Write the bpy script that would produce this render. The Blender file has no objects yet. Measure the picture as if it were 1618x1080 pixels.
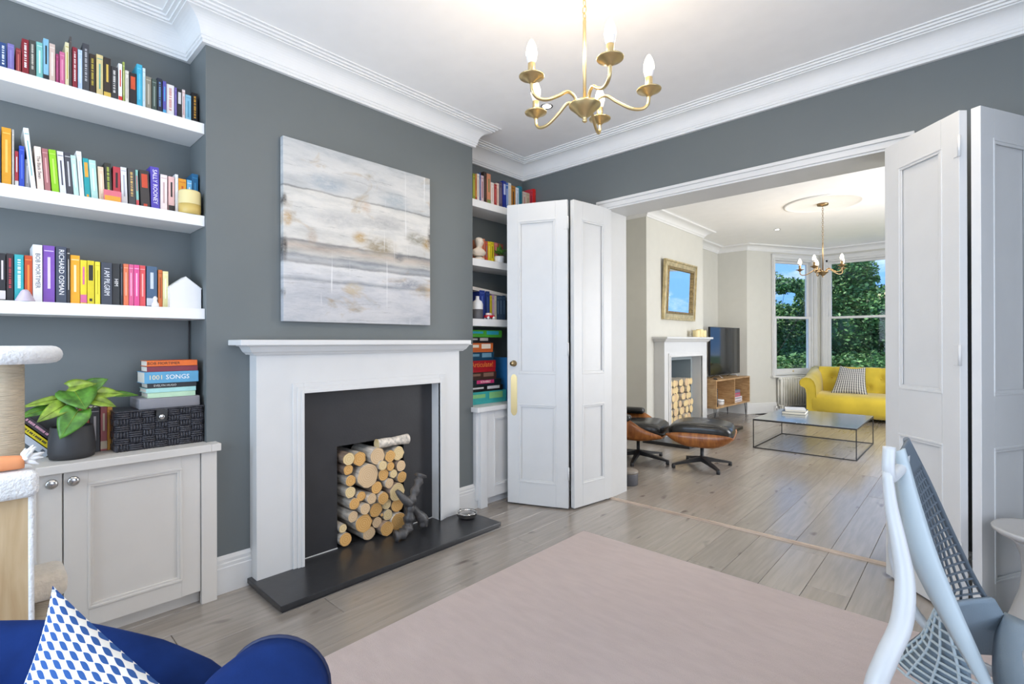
import bpy, bmesh, math, random
from mathutils import Vector, Matrix

random.seed(7)
sc = bpy.context.scene
COL = sc.collection
R = math.radians

# ------------------------------------------------------------------ camera
cam_d = bpy.data.cameras.new('camera')
cam = bpy.data.objects.new('camera', cam_d)
COL.objects.link(cam)
cam_d.sensor_width = 36.0
cam_d.lens = 788.5 / 1618.0 * 36.0
cam_d.clip_start = 0.05
cam.location = (0, 0, 1.25)
cam.rotation_euler = (Matrix.Rotation(R(42.7085), 3, 'Z') @ Matrix.Rotation(R(90.036), 3, 'X') @ Matrix.Rotation(R(-0.1585), 3, 'Z')).to_euler()
sc.camera = cam

# ------------------------------------------------------------------ world, lights, exposure
sc.view_settings.view_transform = 'Standard'
sc.view_settings.look = 'None'
sc.view_settings.exposure = 0.1
sc.view_settings.gamma = 1.0
sc.view_settings.use_curve_mapping = False

w = bpy.data.worlds.new('sky')
sc.world = w
w.use_nodes = True
nt = w.node_tree
nt.nodes.clear()
out = nt.nodes.new('ShaderNodeOutputWorld')
bg = nt.nodes.new('ShaderNodeBackground')
tc = nt.nodes.new('ShaderNodeTexCoord')
mp = nt.nodes.new('ShaderNodeMapping')
mp.inputs['Scale'].default_value = (2.2, 2.2, 5.0)
cl = nt.nodes.new('ShaderNodeTexNoise')
cl.inputs['Scale'].default_value = 2.2
cl.inputs['Detail'].default_value = 8.0
cl.inputs['Roughness'].default_value = 0.6
rmp = nt.nodes.new('ShaderNodeValToRGB')
rmp.color_ramp.elements[0].position = 0.50
rmp.color_ramp.elements[0].color = (0.18, 0.41, 0.88, 1)
rmp.color_ramp.elements[1].position = 0.72
rmp.color_ramp.elements[1].color = (0.90, 0.94, 1.0, 1)
nt.links.new(tc.outputs['Generated'], mp.inputs['Vector'])
nt.links.new(mp.outputs['Vector'], cl.inputs['Vector'])
nt.links.new(cl.outputs['Fac'], rmp.inputs['Fac'])
nt.links.new(rmp.outputs['Color'], bg.inputs['Color'])
bg.inputs['Strength'].default_value = 1.55
nt.links.new(bg.outputs['Background'], out.inputs['Surface'])


def area_light(name, loc, target, sx, sy, power, col):
    d = bpy.data.lights.new(name, 'AREA')
    d.shape = 'RECTANGLE'
    d.size, d.size_y, d.energy, d.color = sx, sy, power, col
    o = bpy.data.objects.new(name, d)
    COL.objects.link(o)
    o.location = loc
    o.rotation_euler = (Vector(target) - Vector(loc)).to_track_quat('-Z', 'Z').to_euler()
    return o


# sun on the garden trees; daylight at the rear window of the near room; added fill lights at made-up side windows of both rooms
sd = bpy.data.lights.new('sun', 'SUN')
sd.energy, sd.angle, sd.color = 4.5, R(2), (1.0, 0.95, 0.86)
so = bpy.data.objects.new('sun', sd)
COL.objects.link(so)
so.rotation_euler = (R(21), 0, R(-33))
area_light('daylight_rear_window', (-1.0, -1.72, 1.40), (-1.0, 1.0, 1.75), 3.1, 2.0, 98, (0.76, 0.88, 1.0))
area_light('added_side_fill', (1.42, 0.9, 1.45), (-2.0, 1.2, 1.45), 2.2, 1.9, 34, (1.0, 0.97, 0.93))  # added fill for the side-facing door leaf; its window is made up
area_light('added_far_side_fill', (1.42, 6.6, 1.5), (-2.0, 6.6, 1.3), 2.6, 1.9, 190, (1.0, 0.985, 0.96))  # added fill for the far chimney breast; its window is made up


# ------------------------------------------------------------------ materials
def lin(h):
    if isinstance(h, str):
        v = [int(h[i:i + 2], 16) / 255 for i in (0, 2, 4)]
        return tuple(c / 12.92 if c <= 0.04045 else ((c + 0.055) / 1.055) ** 2.4 for c in v) + (1,)
    return tuple(h) + (1,)


MATS = {}


def mat(name, col, rough=0.5, metal=0.0, var=0.0, scale=8.0, bump=0.0, bscale=60.0, spec=None, sheen=0.0, stretch=None, coat=0.0, emit=None, estr=0.0):
    if name in MATS:
        return MATS[name]
    m = bpy.data.materials.new(name)
    m.use_nodes = True
    nt = m.node_tree
    b = nt.nodes['Principled BSDF']
    c = lin(col)
    b.inputs['Base Color'].default_value = c
    b.inputs['Roughness'].default_value = rough
    b.inputs['Metallic'].default_value = metal
    if spec is not None:
        b.inputs['Specular IOR Level'].default_value = spec
    if sheen:
        b.inputs['Sheen Weight'].default_value = sheen
    if coat:
        b.inputs['Coat Weight'].default_value = coat
    if emit:
        b.inputs['Emission Color'].default_value = lin(emit)
        b.inputs['Emission Strength'].default_value = estr
    tc = nt.nodes.new('ShaderNodeTexCoord')
    mp = nt.nodes.new('ShaderNodeMapping')
    nt.links.new(tc.outputs['Object'], mp.inputs['Vector'])
    if stretch:
        mp.inputs['Scale'].default_value = stretch
    n = nt.nodes.new('ShaderNodeTexNoise')
    n.inputs['Scale'].default_value = scale
    n.inputs['Detail'].default_value = 5
    nt.links.new(mp.outputs['Vector'], n.inputs['Vector'])
    r = nt.nodes.new('ShaderNodeValToRGB')
    v = max(var, 0.015)
    r.color_ramp.elements[0].position = 0.3
    r.color_ramp.elements[1].position = 0.7
    r.color_ramp.elements[0].color = tuple(x * (1 - v) for x in c[:3]) + (1,)
    r.color_ramp.elements[1].color = tuple(min(1, x * (1 + v)) for x in c[:3]) + (1,)
    nt.links.new(n.outputs['Fac'], r.inputs['Fac'])
    nt.links.new(r.outputs['Color'], b.inputs['Base Color'])
    if bump:
        n2 = nt.nodes.new('ShaderNodeTexNoise')
        n2.inputs['Scale'].default_value = bscale
        n2.inputs['Detail'].default_value = 3
        nt.links.new(mp.outputs['Vector'], n2.inputs['Vector'])
        bp = nt.nodes.new('ShaderNodeBump')
        bp.inputs['Strength'].default_value = bump
        bp.inputs['Distance'].default_value = 0.01
        nt.links.new(n2.outputs['Fac'], bp.inputs['Height'])
        nt.links.new(bp.outputs['Normal'], b.inputs['Normal'])
    MATS[name] = m
    return m


def plain(h, rough=0.5):
    return mat('paper_' + h + ('_%d' % int(rough * 100)), h, rough, var=0.05, scale=30)


def wood(name, c1, c2, rough=0.4, scale=6.0, stretch=(8, 1, 8), objrandom=False, world=False, coat=0.0, knots=False):
    m = bpy.data.materials.new(name)
    m.use_nodes = True
    nt = m.node_tree
    b = nt.nodes['Principled BSDF']
    b.inputs['Roughness'].default_value = rough
    if coat:
        b.inputs['Coat Weight'].default_value = coat
        b.inputs['Coat Roughness'].default_value = 0.12
    mp = nt.nodes.new('ShaderNodeMapping')
    mp.inputs['Scale'].default_value = stretch
    if world:
        g = nt.nodes.new('ShaderNodeNewGeometry')
        src = g.outputs['Position']
    else:
        g = nt.nodes.new('ShaderNodeTexCoord')
        src = g.outputs['Object']
    oi = nt.nodes.new('ShaderNodeObjectInfo')
    if objrandom:
        ad = nt.nodes.new('ShaderNodeVectorMath')
        ad.operation = 'ADD'
        ml = nt.nodes.new('ShaderNodeMath')
        ml.operation = 'MULTIPLY'
        ml.inputs[1].default_value = 37.0
        nt.links.new(oi.outputs['Random'], ml.inputs[0])
        nt.links.new(src, ad.inputs[0])
        nt.links.new(ml.outputs[0], ad.inputs[1])
        src = ad.outputs[0]
    nt.links.new(src, mp.inputs['Vector'])
    n = nt.nodes.new('ShaderNodeTexNoise')
    n.inputs['Scale'].default_value = scale
    n.inputs['Detail'].default_value = 7
    n.inputs['Distortion'].default_value = 0.5
    nt.links.new(mp.outputs['Vector'], n.inputs['Vector'])
    r = nt.nodes.new('ShaderNodeValToRGB')
    r.color_ramp.elements[0].position = 0.32
    r.color_ramp.elements[1].position = 0.68
    r.color_ramp.elements[0].color = lin(c1)
    r.color_ramp.elements[1].color = lin(c2)
    nt.links.new(n.outputs['Fac'], r.inputs['Fac'])
    last = r.outputs['Color']
    if knots:
        v = nt.nodes.new('ShaderNodeTexNoise')
        v.inputs['Scale'].default_value = 5.5
        v.inputs['Detail'].default_value = 1
        mp2 = nt.nodes.new('ShaderNodeMapping')
        mp2.inputs['Scale'].default_value = (2.2, 0.9, 1)
        nt.links.new(src, mp2.inputs['Vector'])
        nt.links.new(mp2.outputs['Vector'], v.inputs['Vector'])
        kr = nt.nodes.new('ShaderNodeValToRGB')
        kr.color_ramp.elements[0].position = 0.70
        kr.color_ramp.elements[0].color = (1, 1, 1, 1)
        kr.color_ramp.elements[1].position = 0.80
        kr.color_ramp.elements[1].color = (0.45, 0.42, 0.42, 1)
        nt.links.new(v.outputs['Fac'], kr.inputs['Fac'])
        mx = nt.nodes.new('ShaderNodeMix')
        mx.data_type = 'RGBA'
        mx.blend_type = 'MULTIPLY'
        mx.inputs['Factor'].default_value = 1.0
        nt.links.new(last, mx.inputs[6])
        nt.links.new(kr.outputs['Color'], mx.inputs[7])
        last = mx.outputs[2]
    if objrandom:
        mr = nt.nodes.new('ShaderNodeMapRange')
        mr.inputs['To Min'].default_value = 0.86
        mr.inputs['To Max'].default_value = 1.1
        nt.links.new(oi.outputs['Random'], mr.inputs['Value'])
        hs = nt.nodes.new('ShaderNodeHueSaturation')
        nt.links.new(mr.outputs[0], hs.inputs['Value'])
        nt.links.new(last, hs.inputs['Color'])
        last = hs.outputs['Color']
    nt.links.new(last, b.inputs['Base Color'])
    bp = nt.nodes.new('ShaderNodeBump')
    bp.inputs['Strength'].default_value = 0.05
    bp.inputs['Distance'].default_value = 0.004
    nt.links.new(n.outputs['Fac'], bp.inputs['Height'])
    nt.links.new(bp.outputs['Normal'], b.inputs['Normal'])
    MATS[name] = m
    return m


def glass_mat():
    m = bpy.data.materials.new('window_glass')
    m.use_nodes = True
    nt = m.node_tree
    nt.nodes.clear()
    o = nt.nodes.new('ShaderNodeOutputMaterial')
    t = nt.nodes.new('ShaderNodeBsdfTransparent')
    t.inputs['Color'].default_value = (0.97, 0.985, 0.98, 1)
    g = nt.nodes.new('ShaderNodeBsdfGlossy')
    g.inputs['Roughness'].default_value = 0.02
    mx = nt.nodes.new('ShaderNodeMixShader')
    fr = nt.nodes.new('ShaderNodeFresnel')
    fr.inputs['IOR'].default_value = 1.25
    nt.links.new(fr.outputs[0], mx.inputs[0])
    nt.links.new(t.outputs[0], mx.inputs[1])
    nt.links.new(g.outputs[0], mx.inputs[2])
    nt.links.new(mx.outputs[0], o.inputs['Surface'])
    return m


M = {}
M['white'] = mat('white_gloss_paint', (0.67, 0.67, 0.66), 0.38)
M['shelf'] = mat('white_shelf_paint', (0.82, 0.82, 0.81), 0.42)
M['cornice'] = mat('cornice_plaster', (0.80, 0.80, 0.79), 0.8)
M['ceiling'] = mat('ceiling_emulsion', (0.93, 0.92, 0.905), 0.9)
M['greywall'] = mat('slate_wall_paint', (0.136, 0.154, 0.156), 0.55, bump=0.02, bscale=300)
M['cream'] = mat('cream_wall_paint', (0.62, 0.61, 0.555), 0.85)
M['greycab'] = mat('putty_cabinet_paint', (0.65, 0.62, 0.575), 0.42)
M['lightcab'] = mat('pale_cabinet_paint', (0.74, 0.74, 0.735), 0.42)
M['plank'] = wood('grey_oak_plank', '8d857c', '9b938a', 0.22, 4.0, (11, 0.8, 1), objrandom=True, world=True, knots=True)
M['plank'].node_tree.nodes['Principled BSDF'].inputs['Specular IOR Level'].default_value = 0.9
M['subfloor'] = mat('subfloor_dark', (0.06, 0.05, 0.045), 0.9)
M['oakstrip'] = wood('oak_threshold', 'a08c7c', 'c0ad9c', 0.35, 6, (1, 8, 8))
M['slate'] = mat('honed_black_slate', (0.030, 0.031, 0.034), 0.28, var=0.15, scale=12, bump=0.03, bscale=40)
M['firepanel'] = mat('black_painted_panel', (0.026, 0.026, 0.029), 0.5, var=0.1, bump=0.05, bscale=90)
M['soot'] = mat('fireback_dark', (0.012, 0.012, 0.012), 0.9)
M['brass'] = mat('satin_brass', (0.70, 0.54, 0.27), 0.34, 1.0)
M['oldbrass'] = mat('aged_brass', (0.40, 0.30, 0.16), 0.35, 1.0)
M['bronze'] = mat('bronze_antique', (0.33, 0.23, 0.12), 0.35, 1.0)
M['nickel'] = mat('brushed_nickel', (0.55, 0.54, 0.53), 0.25, 1.0)
M['steel'] = mat('polished_steel', (0.66, 0.65, 0.63), 0.15, 1.0)
M['blackmetal'] = mat('black_powder_coat', (0.02, 0.02, 0.022), 0.45)
M['bulb'] = mat('frosted_bulb_lit', (0.95, 0.92, 0.86), 0.3, emit=(1.0, 0.86, 0.66), estr=9.0)
M['bulbcollar'] = mat('bulb_collar_white', (0.82, 0.80, 0.78), 0.4)
M['downlight'] = mat('downlight_lens_lit', (0.95, 0.95, 0.92), 0.3, emit=(1.0, 0.95, 0.88), estr=12.0)
M['velvet'] = mat('navy_velvet', (0.008, 0.027, 0.13), 0.85, var=0.35, scale=6, spec=0.08, bump=0.05, bscale=200)
M['yellow'] = mat('mustard_velvet', (0.62, 0.46, 0.035), 0.8, var=0.12, scale=4, sheen=0.35)
M['leather'] = mat('black_leather', (0.020, 0.020, 0.020), 0.25, var=0.3, scale=10, bump=0.15, bscale=25)
M['walnut'] = wood('rosewood_veneer', '80461c', 'b87438', 0.3, 3.0, (9, 9, 1.2), coat=0.3)
M['oak'] = wood('oak_tv_unit', 'a07a50', 'c9a67a', 0.45, 4.0, (2, 2, 9))
M['catwood'] = wood('pale_oak_laminate', 'b79a72', 'cdb48e', 0.5, 3.0, (9, 9, 1.0))
M['plush'] = mat('white_plush', (0.78, 0.78, 0.77), 0.95, var=0.06, scale=40, bump=0.6, bscale=120, sheen=0.5)
M['beigeplush'] = mat('beige_plush', (0.66, 0.58, 0.47), 0.95, var=0.08, scale=40, bump=0.5, bscale=120, sheen=0.4)
M['sisal'] = mat('sisal_rope', (0.60, 0.50, 0.36), 0.9, var=0.12, scale=30, stretch=(1, 1, 14), bump=0.7, bscale=24)
M['rug'] = mat('blush_rug', (0.49, 0.412, 0.388), 0.95, var=0.05, scale=6, stretch=(1.2, 4, 1), bump=0.35, bscale=110)
M['pot'] = mat('charcoal_pot', (0.035, 0.035, 0.037), 0.55)
M['soil'] = mat('potting_soil', (0.02, 0.014, 0.01), 0.95)
M['leaf'] = mat('caladium_leaf', (0.075, 0.21, 0.022), 0.4, var=0.6, scale=30)
M['leaf2'] = mat('caladium_leaf_pale', (0.20, 0.30, 0.03), 0.4, var=0.6, scale=30)
M['leafdark'] = mat('leaf_dark', (0.05, 0.14, 0.03), 0.45, var=0.4, scale=30)
M['stem'] = mat('plant_stem', (0.22, 0.26, 0.09), 0.5)
M['basket'] = mat('black_woven_cord', (0.045, 0.045, 0.055), 0.32, var=0.4, scale=60, bump=0.5, bscale=180)
M['pages'] = mat('book_pages', (0.72, 0.68, 0.58), 0.85, var=0.06, scale=90, stretch=(1, 30, 1))
M['ceramic'] = mat('matt_white_ceramic', (0.78, 0.78, 0.78), 0.5)
M['bustm'] = mat('cream_plaster_bust', (0.72, 0.62, 0.50), 0.7)
M['bark'] = mat('birch_bark', (0.62, 0.56, 0.48), 0.8, var=0.45, scale=9, stretch=(1, 5, 5), bump=0.2)
M['darkbark'] = mat('birch_bark_brown', (0.33, 0.24, 0.18), 0.8, var=0.5, scale=9, stretch=(1, 5, 5), bump=0.2)
M['drift'] = mat('charred_branch', (0.065, 0.062, 0.062), 0.4, var=0.55, scale=16, bump=0.6, bscale=26)
M['mirror'] = mat('mirror_silver', (0.92, 0.94, 0.95), 0.01, 1.0)
M['gilt'] = mat('gilt_frame', (0.58, 0.47, 0.26), 0.4, 0.55, var=0.25, scale=18)
M['giltdark'] = mat('gilt_frame_worn', (0.30, 0.21, 0.09), 0.45, 0.6, var=0.4, scale=40)
M['wax'] = mat('ivory_candle_wax', (0.78, 0.66, 0.36), 0.5)
M['screen'] = mat('television_screen', (0.012, 0.013, 0.014), 0.06)
M['glass'] = glass_mat()
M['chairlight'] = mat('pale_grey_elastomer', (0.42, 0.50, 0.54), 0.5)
M['chairwhite'] = mat('white_chair_frame', (0.50, 0.52, 0.53), 0.35)
M['seatfab'] = mat('slate_blue_seat_fabric', (0.21, 0.27, 0.32), 0.9, bump=0.2, bscale=400)
M['chairshade'] = mat('shaded_grey_elastomer', (0.10, 0.125, 0.15), 0.5)  # same elastomer, darkened to paint in shade on the back's far side and top
M['stool'] = mat('grey_moulded_plastic', (0.46, 0.46, 0.455), 0.4)
M['radiator'] = mat('radiator_enamel', (0.80, 0.79, 0.73), 0.4)
M['grey_plastic'] = mat('dark_grey_plastic', (0.10, 0.10, 0.11), 0.5)
M['zinc'] = mat('zinc_table_top', (0.45, 0.48, 0.50), 0.18, 0.85, var=0.08, scale=3)
M['trunk'] = mat('tree_trunk', (0.10, 0.075, 0.05), 0.9, var=0.3, scale=8)
M['garden'] = mat('garden_grass', (0.10, 0.16, 0.05), 0.95, var=0.3, scale=2)
M['carrot'] = mat('carrot_toy_felt', (0.75, 0.30, 0.13), 0.9)
M['felt'] = mat('felt_white', (0.80, 0.80, 0.80), 0.95)
M['cable'] = mat('black_cable', (0.012, 0.012, 0.012), 0.5)


def ring_mat(name, c1, c2):
    m = bpy.data.materials.new(name)
    m.use_nodes = True
    nt = m.node_tree
    b = nt.nodes['Principled BSDF']
    b.inputs['Roughness'].default_value = 0.8
    tc = nt.nodes.new('ShaderNodeTexCoord')
    wv = nt.nodes.new('ShaderNodeTexWave')
    wv.wave_type = 'RINGS'
    wv.rings_direction = 'X'
    wv.inputs['Scale'].default_value = 26
    wv.inputs['Distortion'].default_value = 2.5
    r = nt.nodes.new('ShaderNodeValToRGB')
    r.color_ramp.elements[0].color = lin(c1)
    r.color_ramp.elements[1].color = lin(c2)
    nt.links.new(tc.outputs['Object'], wv.inputs['Vector'])
    nt.links.new(wv.outputs['Fac'], r.inputs['Fac'])
    nt.links.new(r.outputs['Color'], b.inputs['Base Color'])
    return m


M['cut_a'] = ring_mat('cut_log_pale', 'd9bd86', 'e6cfa0')
M['cut_b'] = ring_mat('cut_log_honey', 'cf9a52', 'deb272')
M['cut_c'] = ring_mat('cut_log_tan', 'cfae84', 'dcc09a')


def painting_mat():
    m = bpy.data.materials.new('abstract_canvas')
    m.use_nodes = True
    nt = m.node_tree
    L = nt.links.new
    b = nt.nodes['Principled BSDF']
    b.inputs['Roughness'].default_value = 0.6
    tc = nt.nodes.new('ShaderNodeTexCoord')

    def noise(scale, stretch, detail=6, dist=0.0, rough=0.6):
        mp = nt.nodes.new('ShaderNodeMapping')
        mp.inputs['Scale'].default_value = stretch
        n = nt.nodes.new('ShaderNodeTexNoise')
        n.inputs['Scale'].default_value = scale
        n.inputs['Detail'].default_value = detail
        n.inputs['Distortion'].default_value = dist
        n.inputs['Roughness'].default_value = rough
        L(tc.outputs['Object'], mp.inputs['Vector'])
        L(mp.outputs['Vector'], n.inputs['Vector'])
        return n.outputs['Fac']

    def ramp(fac, stops):
        r = nt.nodes.new('ShaderNodeValToRGB')
        els = r.color_ramp.elements
        while len(els) < len(stops):
            els.new(0.5)
        for e, (p, c) in zip(els, stops):
            e.position = p
            e.color = lin(c) if isinstance(c, str) else (c, c, c, 1)
        L(fac, r.inputs['Fac'])
        return r.outputs['Color']

    def mix(fac, a, bb):
        mx = nt.nodes.new('ShaderNodeMix')
        mx.data_type = 'RGBA'
        L(fac, mx.inputs['Factor'])
        L(a, mx.inputs[6])
        L(bb, mx.inputs[7])
        return mx.outputs[2]

    base = ramp(noise(3.4, (1, 0.7, 3.0), 10, 0.15, 0.72), [(0.30, '777c84'), (0.44, 'aeb2b4'), (0.54, 'd3d2cf'), (0.70, 'e8e5df')])
    # bands by height, edges broken by noise
    sp = nt.nodes.new('ShaderNodeSeparateXYZ')
    L(tc.outputs['Object'], sp.inputs[0])
    ad = nt.nodes.new('ShaderNodeMath')
    ad.operation = 'MULTIPLY_ADD'
    L(noise(6, (1, 1, 2), 5), ad.inputs[0])
    ad.inputs[1].default_value = 0.03
    L(sp.outputs['Z'], ad.inputs[2])
    h = ad.outputs[0]
    bandcol = ramp(h, [(0.0, 'b4b5bc'), (0.14, 'c0c1c8'), (0.235, 'd0d0d5'), (0.25, '8b8f99'), (0.27, 'd8d8dc'), (0.335, 'e2e2e2'), (0.345, '66676d'), (0.365, 'a9adb2'), (0.385, '787b82'), (0.40, 'c0beb6'), (0.435, 'bba48f'), (0.455, '8f877e'), (0.465, '4a4543'), (0.475, 'e0dcd3'), (0.60, 'e8e5de'), (0.75, 'e3e0d8'), (0.757, '65615c'), (0.766, 'cbcdcc'), (0.88, 'd8d8d6'), (1.0, 'bcc1c4')])
    f = nt.nodes.new('ShaderNodeValue')
    f.outputs[0].default_value = 0.60
    c = mix(f.outputs[0], base, bandcol)
    ochre = ramp(noise(2.6, (1, 1.2, 2.4), 6, 0.8), [(0.0, 0.0), (0.58, 0.0), (0.70, 0.7), (1.0, 0.9)])
    oc = ramp(noise(9, (1, 1, 1)), [(0.35, '8f8268'), (0.65, 'c2a06a')])
    c = mix(ochre, c, oc)
    dark = ramp(noise(4.0, (1, 0.7, 10.0), 9, 0.1, 0.8), [(0.0, 0.0), (0.56, 0.0), (0.66, 0.7), (1.0, 0.85)])
    dc = ramp(noise(4, (1, 1, 1)), [(0.0, '7d8087'), (1.0, '8c8a88')])
    c = mix(dark, c, dc)
    def spot(cy, cz, r, sy):
        mp = nt.nodes.new('ShaderNodeMapping')
        mp.inputs['Location'].default_value = (0, -cy * sy, -cz)
        mp.inputs['Scale'].default_value = (0, sy, 1)
        L(tc.outputs['Object'], mp.inputs['Vector'])
        ln = nt.nodes.new('ShaderNodeVectorMath')
        ln.operation = 'LENGTH'
        L(mp.outputs['Vector'], ln.inputs[0])
        mr_ = nt.nodes.new('ShaderNodeMapRange')
        mr_.interpolation_type = 'SMOOTHSTEP'
        mr_.inputs['From Min'].default_value = r
        mr_.inputs['From Max'].default_value = r * 0.2
        L(ln.outputs['Value'], mr_.inputs['Value'])
        ml_ = nt.nodes.new('ShaderNodeMath')
        ml_.operation = 'MULTIPLY'
        L(mr_.outputs[0], ml_.inputs[0])
        L(ramp(noise(16, (1, 0.8, 1.6), 8, 0, 0.75), [(0.30, 0.0), (0.60, 1.0)]), ml_.inputs[1])
        return ml_.outputs[0]

    def rgb(h):
        n = nt.nodes.new('ShaderNodeRGB')
        n.outputs[0].default_value = lin(h)
        return n.outputs[0]
    for cy, cz, r_, sy, hx in ((0.02, 0.56, 0.06, 1.6, 'b98f45'), (0.16, 0.475, 0.045, 1.0, 'b09a86'), (0.46, 0.52, 0.05, 0.7, 'b9985c'), (0.60, 0.485, 0.09, 0.55, '9c9078'), (0.97, 0.555, 0.07, 1.0, 'a8894e'), (0.88, 0.575, 0.06, 0.5, '8f8a7a'),
                               (0.50, 0.71, 0.05, 1.0, 'cdb9a6'), (0.74, 0.435, 0.045, 0.8, '6f7377'), (0.33, 0.60, 0.07, 0.3, 'bfbfbe'), (0.62, 0.64, 0.06, 0.25, 'b5b5b4'), (0.25, 0.80, 0.07, 0.4, 'a5b0ba'), (0.72, 0.79, 0.08, 0.5, 'aab4bb'), (0.42, 0.21, 0.05, 0.6, 'c3b59a'), (0.005, 0.66, 0.05, 2.4, '4a4744'), (0.005, 0.40, 0.10, 4.0, '4a4744'), (0.99, 0.60, 0.12, 4.0, '5a5652'), (0.005, 0.16, 0.03, 2.5, '5a5856'), (0.80, 0.27, 0.05, 0.25, '8c8f98')):
        c = mix(spot(cy, cz, r_, sy), c, rgb(hx))
    drip = ramp(noise(26, (1, 1.0, 0.05), 2), [(0.0, 0.0), (0.62, 0.0), (0.66, 0.6), (1.0, 0.6)])
    dm = ramp(noise(2.2, (1, 1, 0.7), 2), [(0.0, 0.0), (0.50, 0.0), (0.56, 1.0), (1.0, 1.0)])
    mu = nt.nodes.new('ShaderNodeMath')
    mu.operation = 'MULTIPLY'
    L(drip, mu.inputs[0])
    L(dm, mu.inputs[1])
    wc = nt.nodes.new('ShaderNodeRGB')
    wc.outputs[0].default_value = lin('efefef')
    c = mix(mu.outputs[0], c, wc.outputs[0])
    hs_ = nt.nodes.new('ShaderNodeHueSaturation')
    hs_.inputs['Value'].default_value = 0.88
    L(c, hs_.inputs['Color'])
    L(hs_.outputs['Color'], b.inputs['Base Color'])
    bp = nt.nodes.new('ShaderNodeBump')
    bp.inputs['Strength'].default_value = 0.35
    bp.inputs['Distance'].default_value = 0.004
    L(noise(14, (1, 0.6, 3), 8), bp.inputs['Height'])
    L(bp.outputs['Normal'], b.inputs['Normal'])
    return m


M['canvas'] = painting_mat()


def grid_pattern_mat(name, c_bg, c_fg, su, sv, thr, stripes=False):
    """woven print laid out in the cloth's own UV map"""
    m = bpy.data.materials.new(name)
    m.use_nodes = True
    nt = m.node_tree
    L = nt.links.new
    b = nt.nodes['Principled BSDF']
    b.inputs['Roughness'].default_value = 0.9
    uv = nt.nodes.new('ShaderNodeTexCoord')
    sp = nt.nodes.new('ShaderNodeSeparateXYZ')
    L(uv.outputs['UV'], sp.inputs[0])

    def math_(op, a, bb):
        n = nt.nodes.new('ShaderNodeMath')
        n.operation = op
        for i, v in enumerate((a, bb)):
            if v is None:
                continue
            if isinstance(v, (int, float)):
                n.inputs[i].default_value = v
            else:
                L(v, n.inputs[i])
        return n.outputs[0]
    if stripes:
        s = math_('SINE', math_('MULTIPLY', sp.outputs['X'], su), None)
        s2 = math_('SINE', math_('MULTIPLY', sp.outputs['Y'], sv), None)
        val = math_('ADD', s, math_('MULTIPLY', s2, 0.35))
    else:
        a = math_('SINE', math_('MULTIPLY', math_('ADD', sp.outputs['X'], sp.outputs['Y']), su), None)
        c = math_('SINE', math_('MULTIPLY', math_('SUBTRACT', sp.outputs['X'], sp.outputs['Y']), su), None)
        d = math_('SINE', math_('MULTIPLY', sp.outputs['X'], su), None)
        e = math_('SINE', math_('MULTIPLY', sp.outputs['Y'], su), None)
        val = math_('ADD', math_('ADD', d, e), math_('MULTIPLY', math_('MULTIPLY', a, c), 0.45))
    g = math_('GREATER_THAN', val, thr)
    mx = nt.nodes.new('ShaderNodeMix')
    mx.data_type = 'RGBA'
    mx.inputs[6].default_value = lin(c_bg)
    mx.inputs[7].default_value = lin(c_fg)
    L(g, mx.inputs['Factor'])
    L(mx.outputs[2], b.inputs['Base Color'])
    return m


M['bluecushion'] = grid_pattern_mat('blue_white_geometric_print', '24508f', 'e2e2de', 100, 100, -0.07)
M['stripecushion'] = grid_pattern_mat('grey_woven_stripe', 'c9c8c4', '5a5a5e', 90, 70, 0.15, True)


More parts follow.
